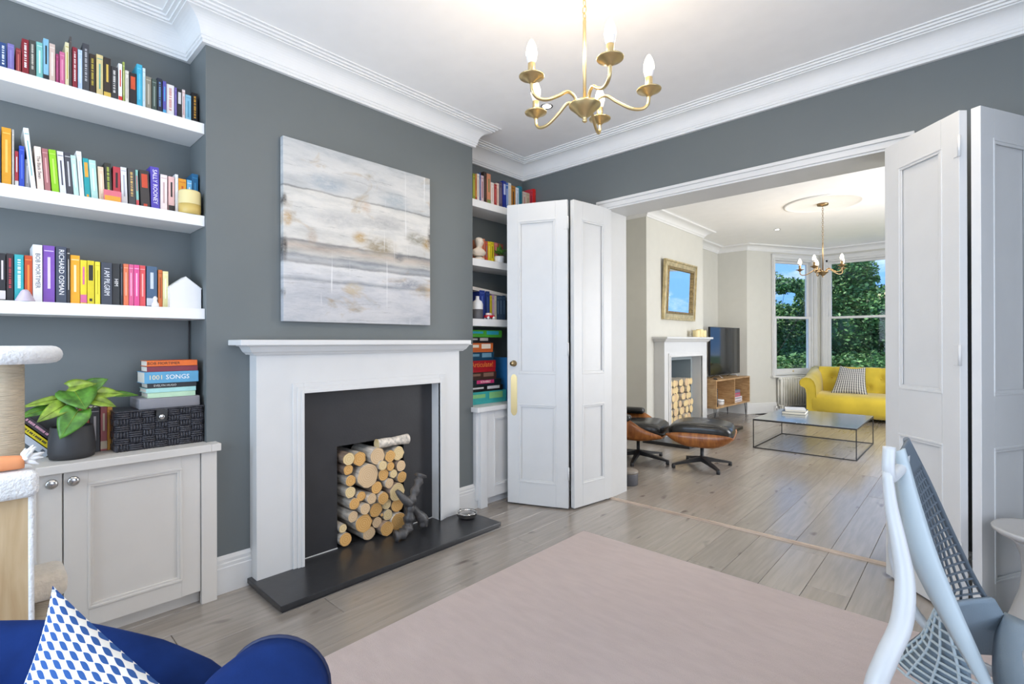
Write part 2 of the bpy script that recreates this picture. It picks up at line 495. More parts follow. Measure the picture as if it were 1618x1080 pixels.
# ------------------------------------------------------------------ mesh builder
class MB:
    def __init__(self, off=(0, 0, 0)):
        self.v, self.f, self.uv, self.sm = [], [], {}, []
        self.off = Vector(off)

    def add(self, vs, fs, smooth=False):
        o = len(self.v)
        self.v += [Vector(p) - self.off for p in vs]
        for f in fs:
            self.f.append([i + o for i in f])
            self.sm.append(smooth)
        return o

    def box(self, x0, x1, y0, y1, z0, z1, bev=0.0):
        if bev <= 0:
            vs = [(x, y, z) for z in (z0, z1) for y in (y0, y1) for x in (x0, x1)]
            self.add(vs, [(0, 2, 3, 1), (4, 5, 7, 6), (0, 1, 5, 4), (2, 6, 7, 3), (0, 4, 6, 2), (1, 3, 7, 5)])
        else:
            bm = bmesh.new()
            bmesh.ops.create_cube(bm, size=1)
            for q in bm.verts:
                q.co = Vector(((x0 + x1) / 2 + q.co.x * (x1 - x0), (y0 + y1) / 2 + q.co.y * (y1 - y0), (z0 + z1) / 2 + q.co.z * (z1 - z0)))
            bmesh.ops.bevel(bm, geom=list(bm.edges), offset=bev, segments=2, affect='EDGES', profile=0.5)
            bm.verts.index_update()
            self.add([q.co.copy() for q in bm.verts], [[q.index for q in f.verts] for f in bm.faces])
            bm.free()
        return self

    def rbox(self, x0, x1, y0, y1, z0, z1, r, n=4):
        """soft rounded box, smooth"""
        bm = bmesh.new()
        bmesh.ops.create_cube(bm, size=1)
        for q in bm.verts:
            q.co = Vector(((x0 + x1) / 2 + q.co.x * (x1 - x0), (y0 + y1) / 2 + q.co.y * (y1 - y0), (z0 + z1) / 2 + q.co.z * (z1 - z0)))
        bmesh.ops.bevel(bm, geom=list(bm.edges), offset=r, segments=n, affect='EDGES', profile=0.5)
        bm.verts.index_update()
        self.add([q.co.copy() for q in bm.verts], [[q.index for q in f.verts] for f in bm.faces], True)
        bm.free()
        return self

    def prism(self, pts, axis, a, b):
        """extrude polygon (2D pts) along axis 'x','y','z' from a to b"""
        def P(p, t):
            return {'x': (t, p[0], p[1]), 'y': (p[0], t, p[1]), 'z': (p[0], p[1], t)}[axis]
        n = len(pts)
        vs = [P(p, a) for p in pts] + [P(p, b) for p in pts]
        fs = [list(range(n))[::-1], list(range(n, 2 * n))] + [(i, (i + 1) % n, n + (i + 1) % n, n + i) for i in range(n)]
        self.add(vs, fs)
        return self

    def lathe(self, prof, c=(0, 0, 0), n=24, cap=True, axis='z', smooth=True):
        vs = []
        for r, z in prof:
            for k in range(n):
                a = 2 * math.pi * k / n
                p = (r * math.cos(a), r * math.sin(a), z)
                if axis == 'x':
                    p = (p[2], p[0], p[1])
                elif axis == 'y':
                    p = (p[1], p[2], p[0])
                vs.append((c[0] + p[0], c[1] + p[1], c[2] + p[2]))
        fs = []
        for i in range(len(prof) - 1):
            for k in range(n):
                k2 = (k + 1) % n
                fs.append((i * n + k, i * n + k2, (i + 1) * n + k2, (i + 1) * n + k))
        o = self.add(vs, fs, smooth)
        if cap:
            m = len(prof) - 1
            self.f.append([o + k for k in range(n)][::-1])
            self.f.append([o + m * n + k for k in range(n)])
            self.sm += [False, False]
        return self

    def tube(self, pts, rad, n=10, cap=True, smooth=True):
        pts = [Vector(p) for p in pts]
        rs = rad if isinstance(rad, (list, tuple)) else [rad] * len(pts)
        vs, ref = [], None
        for i, p in enumerate(pts):
            t = (pts[min(i + 1, len(pts) - 1)] - pts[max(i - 1, 0)]).normalized()
            if ref is None:
                ref = Vector((0, 0, 1)) if abs(t.z) < 0.9 else Vector((1, 0, 0))
            u = (ref - t * ref.dot(t)).normalized()
            ref = u
            s = t.cross(u)
            for k in range(n):
                a = 2 * math.pi * k / n
                vs.append(p + (u * math.cos(a) + s * math.sin(a)) * rs[i])
        fs = []
        for i in range(len(pts) - 1):
            for k in range(n):
                k2 = (k + 1) % n
                fs.append((i * n + k, i * n + k2, (i + 1) * n + k2, (i + 1) * n + k))
        o = self.add(vs, fs, smooth)
        if cap:
            m = len(pts) - 1
            self.f.append([o + k for k in range(n)][::-1])
            self.f.append([o + m * n + k for k in range(n)])
            self.sm += [False, False]
        return self

    def grid(self, rows, closed_u=False, smooth=True, flip=False):
        """rows: list of equal-length point lists"""
        n = len(rows[0])
        vs = [p for r in rows for p in r]
        fs = []
        for i in range(len(rows) - 1):
            for k in range(n if closed_u else n - 1):
                k2 = (k + 1) % n
                q = (i * n + k, i * n + k2, (i + 1) * n + k2, (i + 1) * n + k)
                fs.append(q[::-1] if flip else q)
        return self.add(vs, fs, smooth)

    def build(self, name, m, parent=None, uv=None, merge=False):
        me = bpy.data.meshes.new(name)
        me.from_pydata([tuple(p) for p in self.v], [], self.f)
        me.materials.append(m)
        for p, s in zip(me.polygons, self.sm):
            p.use_smooth = s
        if uv:
            l = me.uv_layers.new(name='UVMap')
            for lp in me.loops:
                l.data[lp.index].uv = uv[lp.vertex_index]
        bm = bmesh.new()
        bm.from_mesh(me)
        if merge:
            bmesh.ops.remove_doubles(bm, verts=bm.verts, dist=1e-5)
        bmesh.ops.recalc_face_normals(bm, faces=bm.faces)
        bm.to_mesh(me)
        bm.free()
        o = bpy.data.objects.new(name, me)
        COL.objects.link(o)
        if parent:
            o.parent = parent
        return o


def tag(o, label=None, cat=None, group=None, kind=None):
    if label:
        o['label'] = label
    if cat:
        o['category'] = cat
    if group:
        o['group'] = group
    if kind:
        o['kind'] = kind
    return o


def thing(name, label, cat, loc=(0, 0, 0), rotz=0.0, group=None, kind=None):
    o = bpy.data.objects.new(name, None)
    o.empty_display_size = 0.05
    COL.objects.link(o)
    o.location = loc
    o.rotation_euler = (0, 0, rotz)
    return tag(o, label, cat, group, kind)


def struct(name, mb, m, label, cat, parent=None):
    return tag(mb.build(name, m, parent), label, cat, None, 'structure')


def copy_tree(o, parent=None, first=True):
    c = o.copy()
    COL.objects.link(c)
    c.parent = parent
    for ch in list(o.children):
        copy_tree(ch, c, False)
    return c


def text(body, parent, size, mtx, m, name='title', extr=0.0003, sx=1.0):
    d = bpy.data.curves.new(name, 'FONT')
    d.body = body
    d.size = size
    d.extrude = extr
    d.align_x, d.align_y = 'CENTER', 'CENTER'
    d.resolution_u = 2
    d.materials.append(m)
    o = bpy.data.objects.new(name, d)
    COL.objects.link(o)
    bpy.context.view_layer.update()
    me = bpy.data.meshes.new_from_object(o.evaluated_get(bpy.context.evaluated_depsgraph_get()))
    bpy.data.objects.remove(o)
    bpy.data.curves.remove(d)
    mm = mtx.copy()
    if sx != 1.0:
        mm = mm @ Matrix.Diagonal((sx, 1, 1, 1))
    me.transform(mm)
    me.name = name
    o = bpy.data.objects.new(name, me)
    COL.objects.link(o)
    o.parent = parent
    return o


def frame_mtx(x, y, z, loc):
    x, y, z = Vector(x), Vector(y), Vector(z)
    return Matrix(((x.x, y.x, z.x, loc[0]), (x.y, y.y, z.y, loc[1]), (x.z, y.z, z.z, loc[2]), (0, 0, 0, 1)))


def smooth_path(pts, n=6):
    """Catmull-Rom through the points"""
    P = [Vector(p) for p in pts]
    P = [P[0] * 2 - P[1]] + P + [P[-1] * 2 - P[-2]]
    o = []
    for i in range(1, len(P) - 2):
        for k in range(n):
            t = k / n
            a, b, c, d = P[i - 1], P[i], P[i + 1], P[i + 2]
            o.append(0.5 * ((2 * b) + (c - a) * t + (2 * a - 5 * b + 4 * c - d) * t * t + (3 * b - a - 3 * c + d) * t ** 3))
    o.append(P[-2])
    return o


def sweep(path, prof, closed=True, mb=None):
    """mitred moulding: path of (x, y) with the room on its left; prof of (distance from wall, z)"""
    mb = mb or MB()
    n = len(path)
    P = [Vector(p) for p in path]
    nor = []
    segs = n if closed else n - 1
    for i in range(segs):
        d = (P[(i + 1) % n] - P[i]).normalized()
        nor.append(Vector((-d.y, d.x)))
    rows = []
    for i in range(n):
        if closed:
            a, b = nor[(i - 1) % n], nor[i]
        else:
            a, b = nor[max(i - 1, 0)], nor[min(i, segs - 1)]
        m = (a + b) / (1 + a.dot(b))
        rows.append([(P[i].x + m.x * d, P[i].y + m.y * d, z) for d, z in prof])
    if closed:
        rows.append(rows[0])
    mb.grid(rows, smooth=False)
    if not closed:
        k = len(prof)
        o = len(mb.v) - n * k
        mb.f += [[o + j for j in range(k)], [o + (n - 1) * k + j for j in range(k)][::-1]]
        mb.sm += [False, False]
    return mb

# ------------------------------------------------------------------ the two rooms
XC, XA, YL, YR, YW, YW2 = -2.773, -3.03, 0.785, 2.568, 3.437, 3.72
ZC, ZT = 2.72, 2.865
XR, YB = 1.3, -1.6
X2C, X2A, Y2L, Y2R, Y2F = -3.02, -3.363, 5.775, 7.57, 9.1
Z2C, Z2T = 2.83, 2.93
OL, OR_, OH = -2.15, -0.30, 2.315          # opening between the rooms
BP0, BP1 = Vector((-2.867, 9.1)), Vector((-2.075, 10.52))   # angled side of the bay
BP2, BP3 = Vector((0.35, 10.52)), Vector((1.142, 9.1))

# floor with individual planks
fl = MB().box(-3.5, 1.4, -1.75, 9.25, -0.06, -0.021)
fl.prism([(-2.9, 9.25), (1.2, 9.25), (0.5, 10.7), (-2.2, 10.7)], 'z', -0.06, -0.021)
floor = struct('floor', fl, M['subfloor'], 'grey oak plank floor running through both rooms', 'floor')
pm = MB().box(-0.0942, 0.0942, -0.5, 0.5, -0.02, 0.0, 0.0015).build('plank', M['plank'], floor)
first = True
rr = random.Random(3)


def plank(x, y0, y1):
    global first
    o = pm if first else pm.copy()
    if not first:
        COL.objects.link(o)
    first = False
    o.parent = floor
    o.location = (x, (y0 + y1) / 2, 0)
    o.scale = (1, (y1 - y0 - 0.002), 1)


x = -0.535 - 0.19 * 15
k = 0
while x < 1.28:
    y = -1.72 - rr.random() * 0.4
    y = -1.72
    end = 9.12
    if -2.6 < x < 0.9:
        end = 10.45 if -1.95 < x < 0.2 else (9.75 if -2.45 < x < 0.75 else 9.3)
    cuts = [y]
    c = y + 0.5 + rr.random() * 1.5
    while c < end - 0.5:
        cuts.append(c)
        c += 1.55 + rr.random() * 0.75
    cuts.append(end)
    if abs(x + 0.535) < 0.02:
        cuts = [-1.72, 0.9, 2.91, 4.9, 6.6, 8.4, 10.45]
    for a, b in zip(cuts, cuts[1:]):
        plank(x, a, b)
    x += 0.19

# near room walls
wl = MB().box(XA - 0.12, XA, YB - 0.15, YW + 0.1, -0.02, 2.9)
struct('wall_left', wl, M['greywall'], 'slate grey back wall of the two alcoves', 'wall')
cb = MB()
cb.box(XA, XC, YL, 1.24, -0.01, 2.9).box(XA, XC, 2.15, YR, -0.01, 2.9).box(XA, XC, 1.24, 2.15, 0.99, 2.9)
struct('wall_chimney', cb, M['greywall'], 'slate grey chimney breast behind the white fireplace', 'wall')
wf = MB()
wf.box(XA - 0.12, OL, YW, YW2, -0.01, 2.97).box(OR_, XR + 0.1, YW, YW2, -0.01, 2.97).box(OL, OR_, YW, YW2, OH, 2.97)
wall_front = struct('wall_front', wf, M['greywall'], 'slate grey wall with the wide opening between the rooms', 'wall')
wfb = MB().box(X2A - 0.1, OL - 0.001, YW2, YW2 + 0.012, -0.01, 2.97).box(OR_ + 0.001, XR + 0.1, YW2, YW2 + 0.012, -0.01, 2.97).box(OL, OR_, YW2, YW2 + 0.012, OH, 2.97)
struct('wall_front_far_side', wfb, M['cream'], 'cream far side of the dividing wall', 'wall')
wr = MB()
wr.box(XR, XR + 0.1, YB, -0.35, -0.01, 2.97).box(XR, XR + 0.1, 2.15, YW, -0.01, 2.97).box(XR, XR + 0.1, -0.35, 2.15, -0.01, 0.5).box(XR, XR + 0.1, -0.35, 2.15, 2.45, 2.97)
struct('wall_right', wr, M['greywall'], 'slate grey side wall opposite the chimney breast', 'wall')
wb = MB()
wb.box(XA - 0.12, -2.6, YB - 0.12, YB, -0.01, 2.97).box(0.6, XR + 0.1, YB - 0.12, YB, -0.01, 2.97).box(-2.6, 0.6, YB - 0.12, YB, -0.01, 0.42).box(-2.6, 0.6, YB - 0.12, YB, 2.5, 2.97)
struct('wall_back', wb, M['greywall'], 'slate grey rear wall with the garden window', 'wall')
struct('ceiling', MB().box(XA - 0.12, XR + 0.1, YB - 0.15, YW + 0.02, ZT, ZT + 0.08), M['ceiling'], 'white plaster ceiling of the near room', 'ceiling')

# cornices
def cove(z0, z1, d1, n=9):
    o = []
    for i in range(n + 1):
        a = i / n * math.pi / 2
        o.append((0.03 + (d1 - 0.03) * (1 - math.cos(a)), z0 + (z1 - z0) * math.sin(a)))
    return o


PROF = [(0, ZC), (0.020, ZC), (0.020, ZC + 0.014), (0.026, ZC + 0.016), (0.026, ZC + 0.030), (0.030, ZC + 0.031)] + cove(ZC + 0.032, ZC + 0.112, 0.108)[1:] + \
    [(0.108, ZC + 0.118), (0.122, ZC + 0.118), (0.122, ZC + 0.128), (0.138, ZC + 0.128), (0.138, ZC + 0.138), (0.156, ZC + 0.138), (0.156, ZT + 0.001)]
path1 = [(XR, YB), (XR, YW), (XA, YW), (XA, YR), (XC, YR), (XC, YL), (XA, YL), (XA, YB)]
struct('trim_1', sweep(path1, PROF), M['cornice'], 'white coved plaster cornice around the near room', 'cornice')

# skirting: swept moulded profile
SK = [(0, 0), (0.022, 0), (0.022, 0.125), (0.019, 0.13), (0.019, 0.145), (0.013, 0.15), (0.013, 0.165), (0.006, 0.176), (0, 0.182)]
struct('baseboard_chimney_1', sweep([(XC, 0.985), (XC, 0.815)], SK, False), M['white'], 'white moulded skirting beside the low putty cabinet', 'skirting')
struct('baseboard_chimney_2', sweep([(XC, 2.592), (XC, 2.352)], SK, False), M['white'], 'white moulded skirting between fireplace and narrow alcove cabinet', 'skirting')
struct('baseboard_front_1', sweep([(OL - 0.08, YW), (XA + 0.34, YW)], SK, False), M['white'], 'white skirting behind the folded door pair', 'skirting')
struct('baseboard_front_2', sweep([(XR, YW), (OR_ + 0.08, YW)], SK, False), M['white'], 'white skirting on the dividing wall beside the second door pair', 'skirting')

# opening lining, architrave and threshold
ln = MB().box(OL, OL + 0.012, YW - 0.004, YW2 + 0.014, 0, OH).box(OR_ - 0.012, OR_, YW - 0.004, YW2 + 0.014, 0, OH).box(OL, OR_, YW - 0.004, YW2 + 0.014, OH - 0.012, OH)
lin_o = struct('trim_2', ln, M['white'], 'white painted lining of the wide opening', 'door frame')
ar = MB()
for (a, b, y, z0, z1) in ((OL - 0.06, OR_ + 0.06, YW - 0.014, OH, OH + 0.055), (OL - 0.075, OR_ + 0.075, YW - 0.026, OH + 0.036, OH + 0.058)):
    ar.box(a, b, y, YW, z0, z1, 0.003)
for x0, x1 in ((OL - 0.06, OL), (OR_, OR_ + 0.06)):
    ar.box(x0, x1, YW - 0.014, YW, 0, OH)
struct('trim_3', ar, M['white'], 'white moulded architrave around the wide opening', 'architrave')
th = MB().prism([(3.452, 0.0), (3.458, 0.010), (3.470, 0.013), (3.482, 0.010), (3.488, 0.0)], 'x', OL + 0.02, OR_ - 0.02)
struct('trim_4', th, M['oakstrip'], 'thin oak threshold strip across the floor of the opening', 'threshold')

# far room
w2 = MB()
w2.box(X2A - 0.1, X2A, YW2, Y2F + 0.1, -0.01, 2.97)
struct('wall_left_far_room', w2, M['cream'], 'cream alcove wall of the far room', 'wall')
c2 = MB().box(X2A, X2C, Y2L, 6.135, -0.01, 2.97).box(X2A, X2C, 7.15, Y2R, -0.01, 2.97).box(X2A, X2C, 6.135, 7.15, 1.05, 2.97)
struct('wall_chimney_far_room', c2, M['cream'], 'cream chimney breast under the gilt mirror', 'wall')
wb2 = MB().box(X2A, BP0.x, Y2F, Y2F + 0.12, -0.01, 2.97).box(BP3.x, XR + 0.1, Y2F, Y2F + 0.12, -0.01, 2.97)
struct('wall_far', wb2, M['cream'], 'cream end wall behind the television', 'wall')
wr2 = MB().box(XR, XR + 0.1, YW2, 5.2, -0.01, 2.97).box(XR, XR + 0.1, 8.0, Y2F + 0.1, -0.01, 2.97).box(XR, XR + 0.1, 5.2, 8.0, -0.01, 0.5).box(XR, XR + 0.1, 5.2, 8.0, 2.5, 2.97)
struct('wall_right_far_room', wr2, M['cream'], 'cream side wall of the far room', 'wall')
ce2 = MB().box(X2A - 0.1, XR + 0.1, YW2, Y2F + 0.06, Z2T, Z2T + 0.08)
ce2.prism([(-2.95, Y2F + 0.06), (1.22, Y2F + 0.06), (0.42, 10.66), (-2.14, 10.66)], 'z', Z2T, Z2T + 0.08)
struct('ceiling_far_room', ce2, M['ceiling'], 'white plaster ceiling of the far room', 'ceiling')
P2 = [(0, Z2C), (0.012, Z2C), (0.016, Z2C + 0.012)] + [(d * 1.0, z) for d, z in cove(Z2C + 0.016, Z2C + 0.075, 0.13, 8)[1:]] + [(0.145, Z2C + 0.08), (0.15, Z2C + 0.092), (0.17, Z2T + 0.001)]
path2 = [(XR, YW2 + 0.012), (XR, Y2F), (BP3.x, Y2F), tuple(BP2), tuple(BP1), tuple(BP0), (X2A, Y2F), (X2A, Y2R), (X2C, Y2R), (X2C, Y2L), (X2A, Y2L), (X2A, YW2 + 0.012)]
struct('trim_5', sweep(path2, P2), M['cornice'], 'white cornice around the far room and its bay', 'cornice')
struct('baseboard_far_1', sweep([tuple(BP0 + (BP1 - BP0) * 0.98), tuple(BP0), (X2A, Y2F), (X2A, Y2R), (X2C, Y2R), (X2C, 7.36)], SK, False), M['white'], 'white skirting around the television corner', 'skirting')
struct('baseboard_far_2', sweep([(X2C, 5.96), (X2C, Y2L), (X2A, Y2L), (X2A, YW2 + 0.02), (OL - 0.05, YW2 + 0.012)], SK, False), M['white'], 'white skirting around the alcove behind the lounge chair', 'skirting')
rose = MB().lathe([(0.0, Z2T), (0.42, Z2T), (0.42, Z2T - 0.012), (0.40, Z2T - 0.018), (0.385, Z2T - 0.012), (0.37, Z2T - 0.006), (0.12, Z2T - 0.008), (0.0, Z2T - 0.008)][1:], (-1.335, 7.02, 0), 48)
struct('trim_6', rose, M['cornice'], 'plain round ceiling rose above the far chandelier', 'ceiling rose')


# bay windows: each unit is built in its own frame (local x along the wall, y outward, z up)
def bay_unit(n, A, B, glz, label, s0, s1, sill, head, meet):
    d = (B - A)
    Lw = d.length
    ang = math.atan2(d.y, d.x)
    root = thing('window_%d' % n, label, 'window', (A.x, A.y, 0), ang, None, 'structure')
    wallm = MB().box(0, Lw, 0, 0.14, -0.01, sill)
    wallm.box(0, Lw, 0, 0.14, head, 2.97).box(0, s0, 0, 0.14, sill, head).box(s1, Lw, 0, 0.14, sill, head)
    wallm.build('surround_wall', M['cream'], root)
    # casing
    cs = MB()
    for x0, x1 in ((s0 - 0.07, s0), (s1, s1 + 0.07)):
        cs.box(x0, x1, -0.03, 0.0, sill - 0.02, head, 0.004)
        cs.box(x0 + 0.02, x1 - 0.02, -0.042, -0.03, sill - 0.02, head, 0.004)
    cs.box(s0 - 0.07, s1 + 0.07, -0.03, 0.0, head, head + 0.07, 0.004)
    cs.box(s0 - 0.08, s1 + 0.08, -0.045, 0.0, head + 0.055, head + 0.075, 0.004)
    cs.build('casing', M['white'], root)
    MB().box(s0 - 0.09, s1 + 0.09, -0.07, 0.06, sill - 0.045, sill - 0.015, 0.008).build('sill', M['white'], root)
    fr = MB().box(s0, s0 + 0.03, 0, 0.12, sill, head).box(s1 - 0.03, s1, 0, 0.12, sill, head).box(s0, s1, 0, 0.12, head - 0.03, head).box(s0, s1, 0, 0.12, sill - 0.02, sill + 0.02)
    fr.build('box_frame', M['white'], root)
    a, b = s0 + 0.03, s1 - 0.03
    for nm, z0, z1, y0 in (('upper_sash', meet - 0.02, head - 0.03, 0.065), ('lower_sash', sill + 0.02, meet + 0.02, 0.02)):
        st = 0.045
        s = MB().box(a, a + st, y0, y0 + 0.04, z0, z1, 0.003).box(b - st, b, y0, y0 + 0.04, z0, z1, 0.003)
        s.box(a + st, b - st, y0, y0 + 0.04, z0, z0 + (0.04 if 'upper' in nm else 0.085), 0.003).box(a + st, b - st, y0, y0 + 0.04, z1 - 0.04, z1, 0.003)
        so_ = s.build(nm, M['white'], root)
        MB().box(a + st, b - st, y0 + 0.018, y0 + 0.022, z0 + 0.03, z1 - 0.03).build('pane', M['glass'], so_)
    if n == 1:
        MB().lathe([(0.001, 0.0), (0.016, 0.0), (0.016, -0.006), (0.008, -0.012)], ((a + b) / 2, 0.02, sill + 0.06), 12, True, 'y').build('sash_lift', M['brass'], root)
    return root


bl = (BP1 - BP0).length
bay_unit(1, BP0, BP1, None, 'tall sash window in the angled bay side above the radiator', 0.60, 1.50, 0.66, 2.72, 1.68)
bay_unit(2, BP1, BP2, None, 'wide sash window in the middle of the bay behind the yellow sofa', 0.12, 2.30, 0.66, 2.72, 1.68)
bay_unit(3, BP2, BP3, None, 'sash window in the other angled bay side', 0.126, 1.026, 0.66, 2.72, 1.68)


def plain_window(n, label, ax, pos, u0, u1, z0, z1):
    root = thing('window_%d' % n, label, 'window', (0, 0, 0), 0, None, 'structure')
    f = MB()

    def bx(a, b, c, d):
        if ax == 'y':
            f.box(a, b, pos - 0.05, pos, c, d, 0.004)
        else:
            f.box(pos, pos + 0.05, a, b, c, d, 0.004)
    bx(u0, u0 + 0.06, z0, z1)
    bx(u1 - 0.06, u1, z0, z1)
    bx(u0, u1, z0, z0 + 0.06)
    bx(u0, u1, z1 - 0.06, z1)
    for t in (1 / 3, 2 / 3):
        u = u0 + (u1 - u0) * t
        bx(u - 0.03, u + 0.03, z0, z1)
    f.build('window_frame', M['white'], root)


plain_window(4, 'three-light garden window in the rear wall', 'y', YB - 0.04, -2.6, 0.6, 0.42, 2.5)
plain_window(5, 'added unseen three-light window in the side wall of the near room', 'x', XR + 0.04, -0.35, 2.15, 0.5, 2.45)  # unseen window, added together with the near side fill
plain_window(6, 'added unseen three-light window in the side wall of the far room', 'x', XR + 0.04, 5.2, 8.0, 0.5, 2.5)  # also unseen, put in to go with the far side fill


# folding door leaves
def panel_strip(mb, x0, x1, z0, z1, y, wd, pr):
    """raised moulding ring around a panel, proud of the face at y (towards -y)"""
    for (a, b, c, d) in ((x0, x1, z1 - wd, z1), (x0, x1, z0, z0 + wd), (x0, x0 + wd, z0 + wd, z1 - wd), (x1 - wd, x1, z0 + wd, z1 - wd)):
        mb.box(a, b, y - pr, y, c, d, 0.0025)


def leaf(n, p0, p1, H, label, T=0.036, extra=None):
    p0, p1 = Vector(p0), Vector(p1)
    d = p1 - p0
    Lw = d.length
    root = thing('door_%d' % n, label, 'door', (p0.x, p0.y, 0.012), math.atan2(d.y, d.x), None, 'structure')
    sw = 0.095
    zs = [0.0, 0.17, 0.76, 1.0, H - 0.135, H]
    fr = MB().box(0, sw, 0, T, 0, H, 0.002).box(Lw - sw, Lw, 0, T, 0, H, 0.002)
    for a, b in ((0, 1), (2, 3), (4, 5)):
        fr.box(sw, Lw - sw, 0, T, zs[a], zs[b])
    fr.build('stile_and_rail_frame', M['white'], root)
    for a, b, nm in ((1, 2, 'lower_panel'), (3, 4, 'upper_panel')):
        p = MB().box(sw, Lw - sw, 0.012, T - 0.012, zs[a], zs[b]).build(nm, M['white'], root)
        st = MB()
        for y, sg in ((0.004, 1), (T - 0.004, -1)):
            for wd, pr in ((0.024, 0.007), (0.012, 0.011)):
                if sg == 1:
                    panel_strip(st, sw - 0.006, Lw - sw + 0.006, zs[a] - 0.006, zs[b] + 0.006, y + 0.004, wd, pr)
                else:
                    for (aa, bb, cc, dd) in ((sw - 0.006, Lw - sw + 0.006, zs[b] - 0.018, zs[b] + 0.006), (sw - 0.006, Lw - sw + 0.006, zs[a] - 0.006, zs[a] + 0.018), (sw - 0.006, sw + 0.018, zs[a], zs[b]), (Lw - sw - 0.018, Lw - sw + 0.006, zs[a], zs[b])):
                        st.box(aa, bb, y - 0.006, y + 0.007, cc, dd, 0.002)
        st.build('panel_moulding', M['white'], p)
    if extra:
        extra(root, Lw, T, H)
    return root


def hinges(root, x, y, zs):
    for z in zs:
        h = MB().box(x - 0.03, x + 0.002, y - 0.003, y, z, z + 0.09, 0.001)
        h.lathe([(0.006, z - 0.002), (0.006, z + 0.092)], (x + 0.004, y - 0.004, 0), 10)
        h.build('hinge', M['white'], root)


def ironmongery(root, Lw, T, H):
    k = MB().lathe([(0.001, -0.052), (0.014, -0.05), (0.019, -0.043), (0.019, -0.036), (0.010, -0.028), (0.009, -0.010), (0.024, -0.006), (0.024, 0.0)], (0.055, 0, 1.075), 20, True, 'y')
    k.build('knob', M['oldbrass'], root)
    pts = [(0.03, 0.70), (0.04, 0.68), (0.055, 0.672), (0.07, 0.68), (0.08, 0.70), (0.08, 0.965), (0.07, 0.985), (0.055, 0.993), (0.04, 0.985), (0.03, 0.965)]
    pl = MB().prism(pts, 'y', -0.003, 0.0)
    pl.build('push_plate', M['brass'], root)
    hinges(root, Lw, 0.0, (0.215, 1.14, 2.08))


leaf(1, (-2.655, 2.822), (-2.212, 3.008), 2.30, 'white panelled folding door leaf with brass push plate and knob', extra=ironmongery)
leaf(2, (-2.178, 3.040), (-2.118, 3.470), 2.30, 'white panelled folding door leaf hinged to the jamb behind the brass-plated leaf')
leaf(3, (-0.343, 3.309), (-0.042, 2.982), 2.265, 'white panelled folding door leaf beside the coffee table view', extra=lambda r, L_, T, H: hinges(r, L_, 0.0, (0.25, 1.13, 2.06)))
leaf(4, (0.028, 2.985), (0.232, 3.372), 2.265, 'white panelled folding door leaf behind the grey pedestal stool')

# ------------------------------------------------------------------ fireplace
hs = thing('hearth', 'polished black slate hearth slab in front of the white fireplace', 'hearth', (-2.55, 1.69, 0))
o = (-2.55, 1.69, 0)
MB(o).box(XC + 0.002, -2.34, 0.963, 2.423, 0.012, 0.038, 0.003).build('slab', M['slate'], hs)
MB(o).box(XC + 0.002, -2.352, 0.975, 2.412, 0.0, 0.012).build('slab_base', M['slate'], hs)

fp = thing('fireplace_surround', 'white wooden fireplace surround holding the wall of cut logs', 'fireplace', (-2.72, 1.665, 0.038))
o = (-2.72, 1.665, 0.038)
F1, F2, I1, I2, IT = 0.985, 2.352, 1.225, 2.165, 0.976
XF = -2.683
MB(o).box(XC, XF, F1, I1, 0.038, IT + 0.05).build('leg', M['white'], fp)
MB(o).box(XC, XF, I2, F2, 0.038, IT + 0.05).build('leg', M['white'], fp)
MB(o).box(XC, XF, F1, F2, IT + 0.05, 1.19).build('frieze', M['white'], fp)
MB(o).box(XC, XF - 0.0, I1, I2, IT, IT + 0.05).build('lintel', M['white'], fp)
md = MB(o)
for wd, a, b, x in ((0.058, 0.0, 0.058, 0.010), (0.036, 0.0, 0.036, 0.017), (0.016, 0.0, 0.016, 0.022)):
    md.box(XF - 0.001, XF + x, I1 - wd, I1, 0.038, IT + wd, 0.002)
    md.box(XF - 0.001, XF + x, I2, I2 + wd, 0.038, IT + wd, 0.002)
    md.box(XF - 0.001, XF + x, I1, I2, IT, IT + wd, 0.002)
md.build('inner_moulding', M['white'], fp)
pr = [(0, 1.19), (0.0, 1.19), (0.020, 1.19), (0.024, 1.196), (0.036, 1.205), (0.046, 1.222), (0.052, 1.232), (0.066, 1.234), (0.066, 1.238), (0, 1.238)]
bed = MB(o)
sweep([(XC, F2), (XF, F2), (XF, F1), (XC, F1)][::1], pr[1:], False, bed)
bed.build('bed_moulding', M['white'], fp)
MB(o).box(XC, XF + 0.088, 0.882, 2.388, 1.238, 1.266, 0.003).build('mantel_shelf', M['white'], fp)
pan = MB(o)
H1, H2, HZ = 1.462, 1.932, 0.638
pan.box(XC + 0.001, -2.757, I1, H1, 0.045, IT).box(XC + 0.001, -2.757, H2, I2, 0.045, IT).box(XC + 0.001, -2.757, H1, H2, HZ, IT)
pan.build('closure_panel', M['firepanel'], fp)
MB(o).box(-2.757, -2.752, I1, H1, 0.0385, 0.043).box(-2.757, -2.752, H2, I2, 0.0385, 0.043).build('bottom_bead', M['white'], fp)
fb = MB(o)
fb.box(-3.025, -3.02, 1.24, 2.15, 0.03, 0.99).box(-3.02, -2.775, 1.241, 1.30, 0.03, 0.99).box(-3.02, -2.775, 2.09, 2.149, 0.03, 0.99).box(-3.02, -2.775, 1.30, 2.09, 0.80, 0.985).box(-3.02, -2.775, 1.30, 2.09, 0.0, 0.037)
fb.build('firebox', M['soot'], fp)

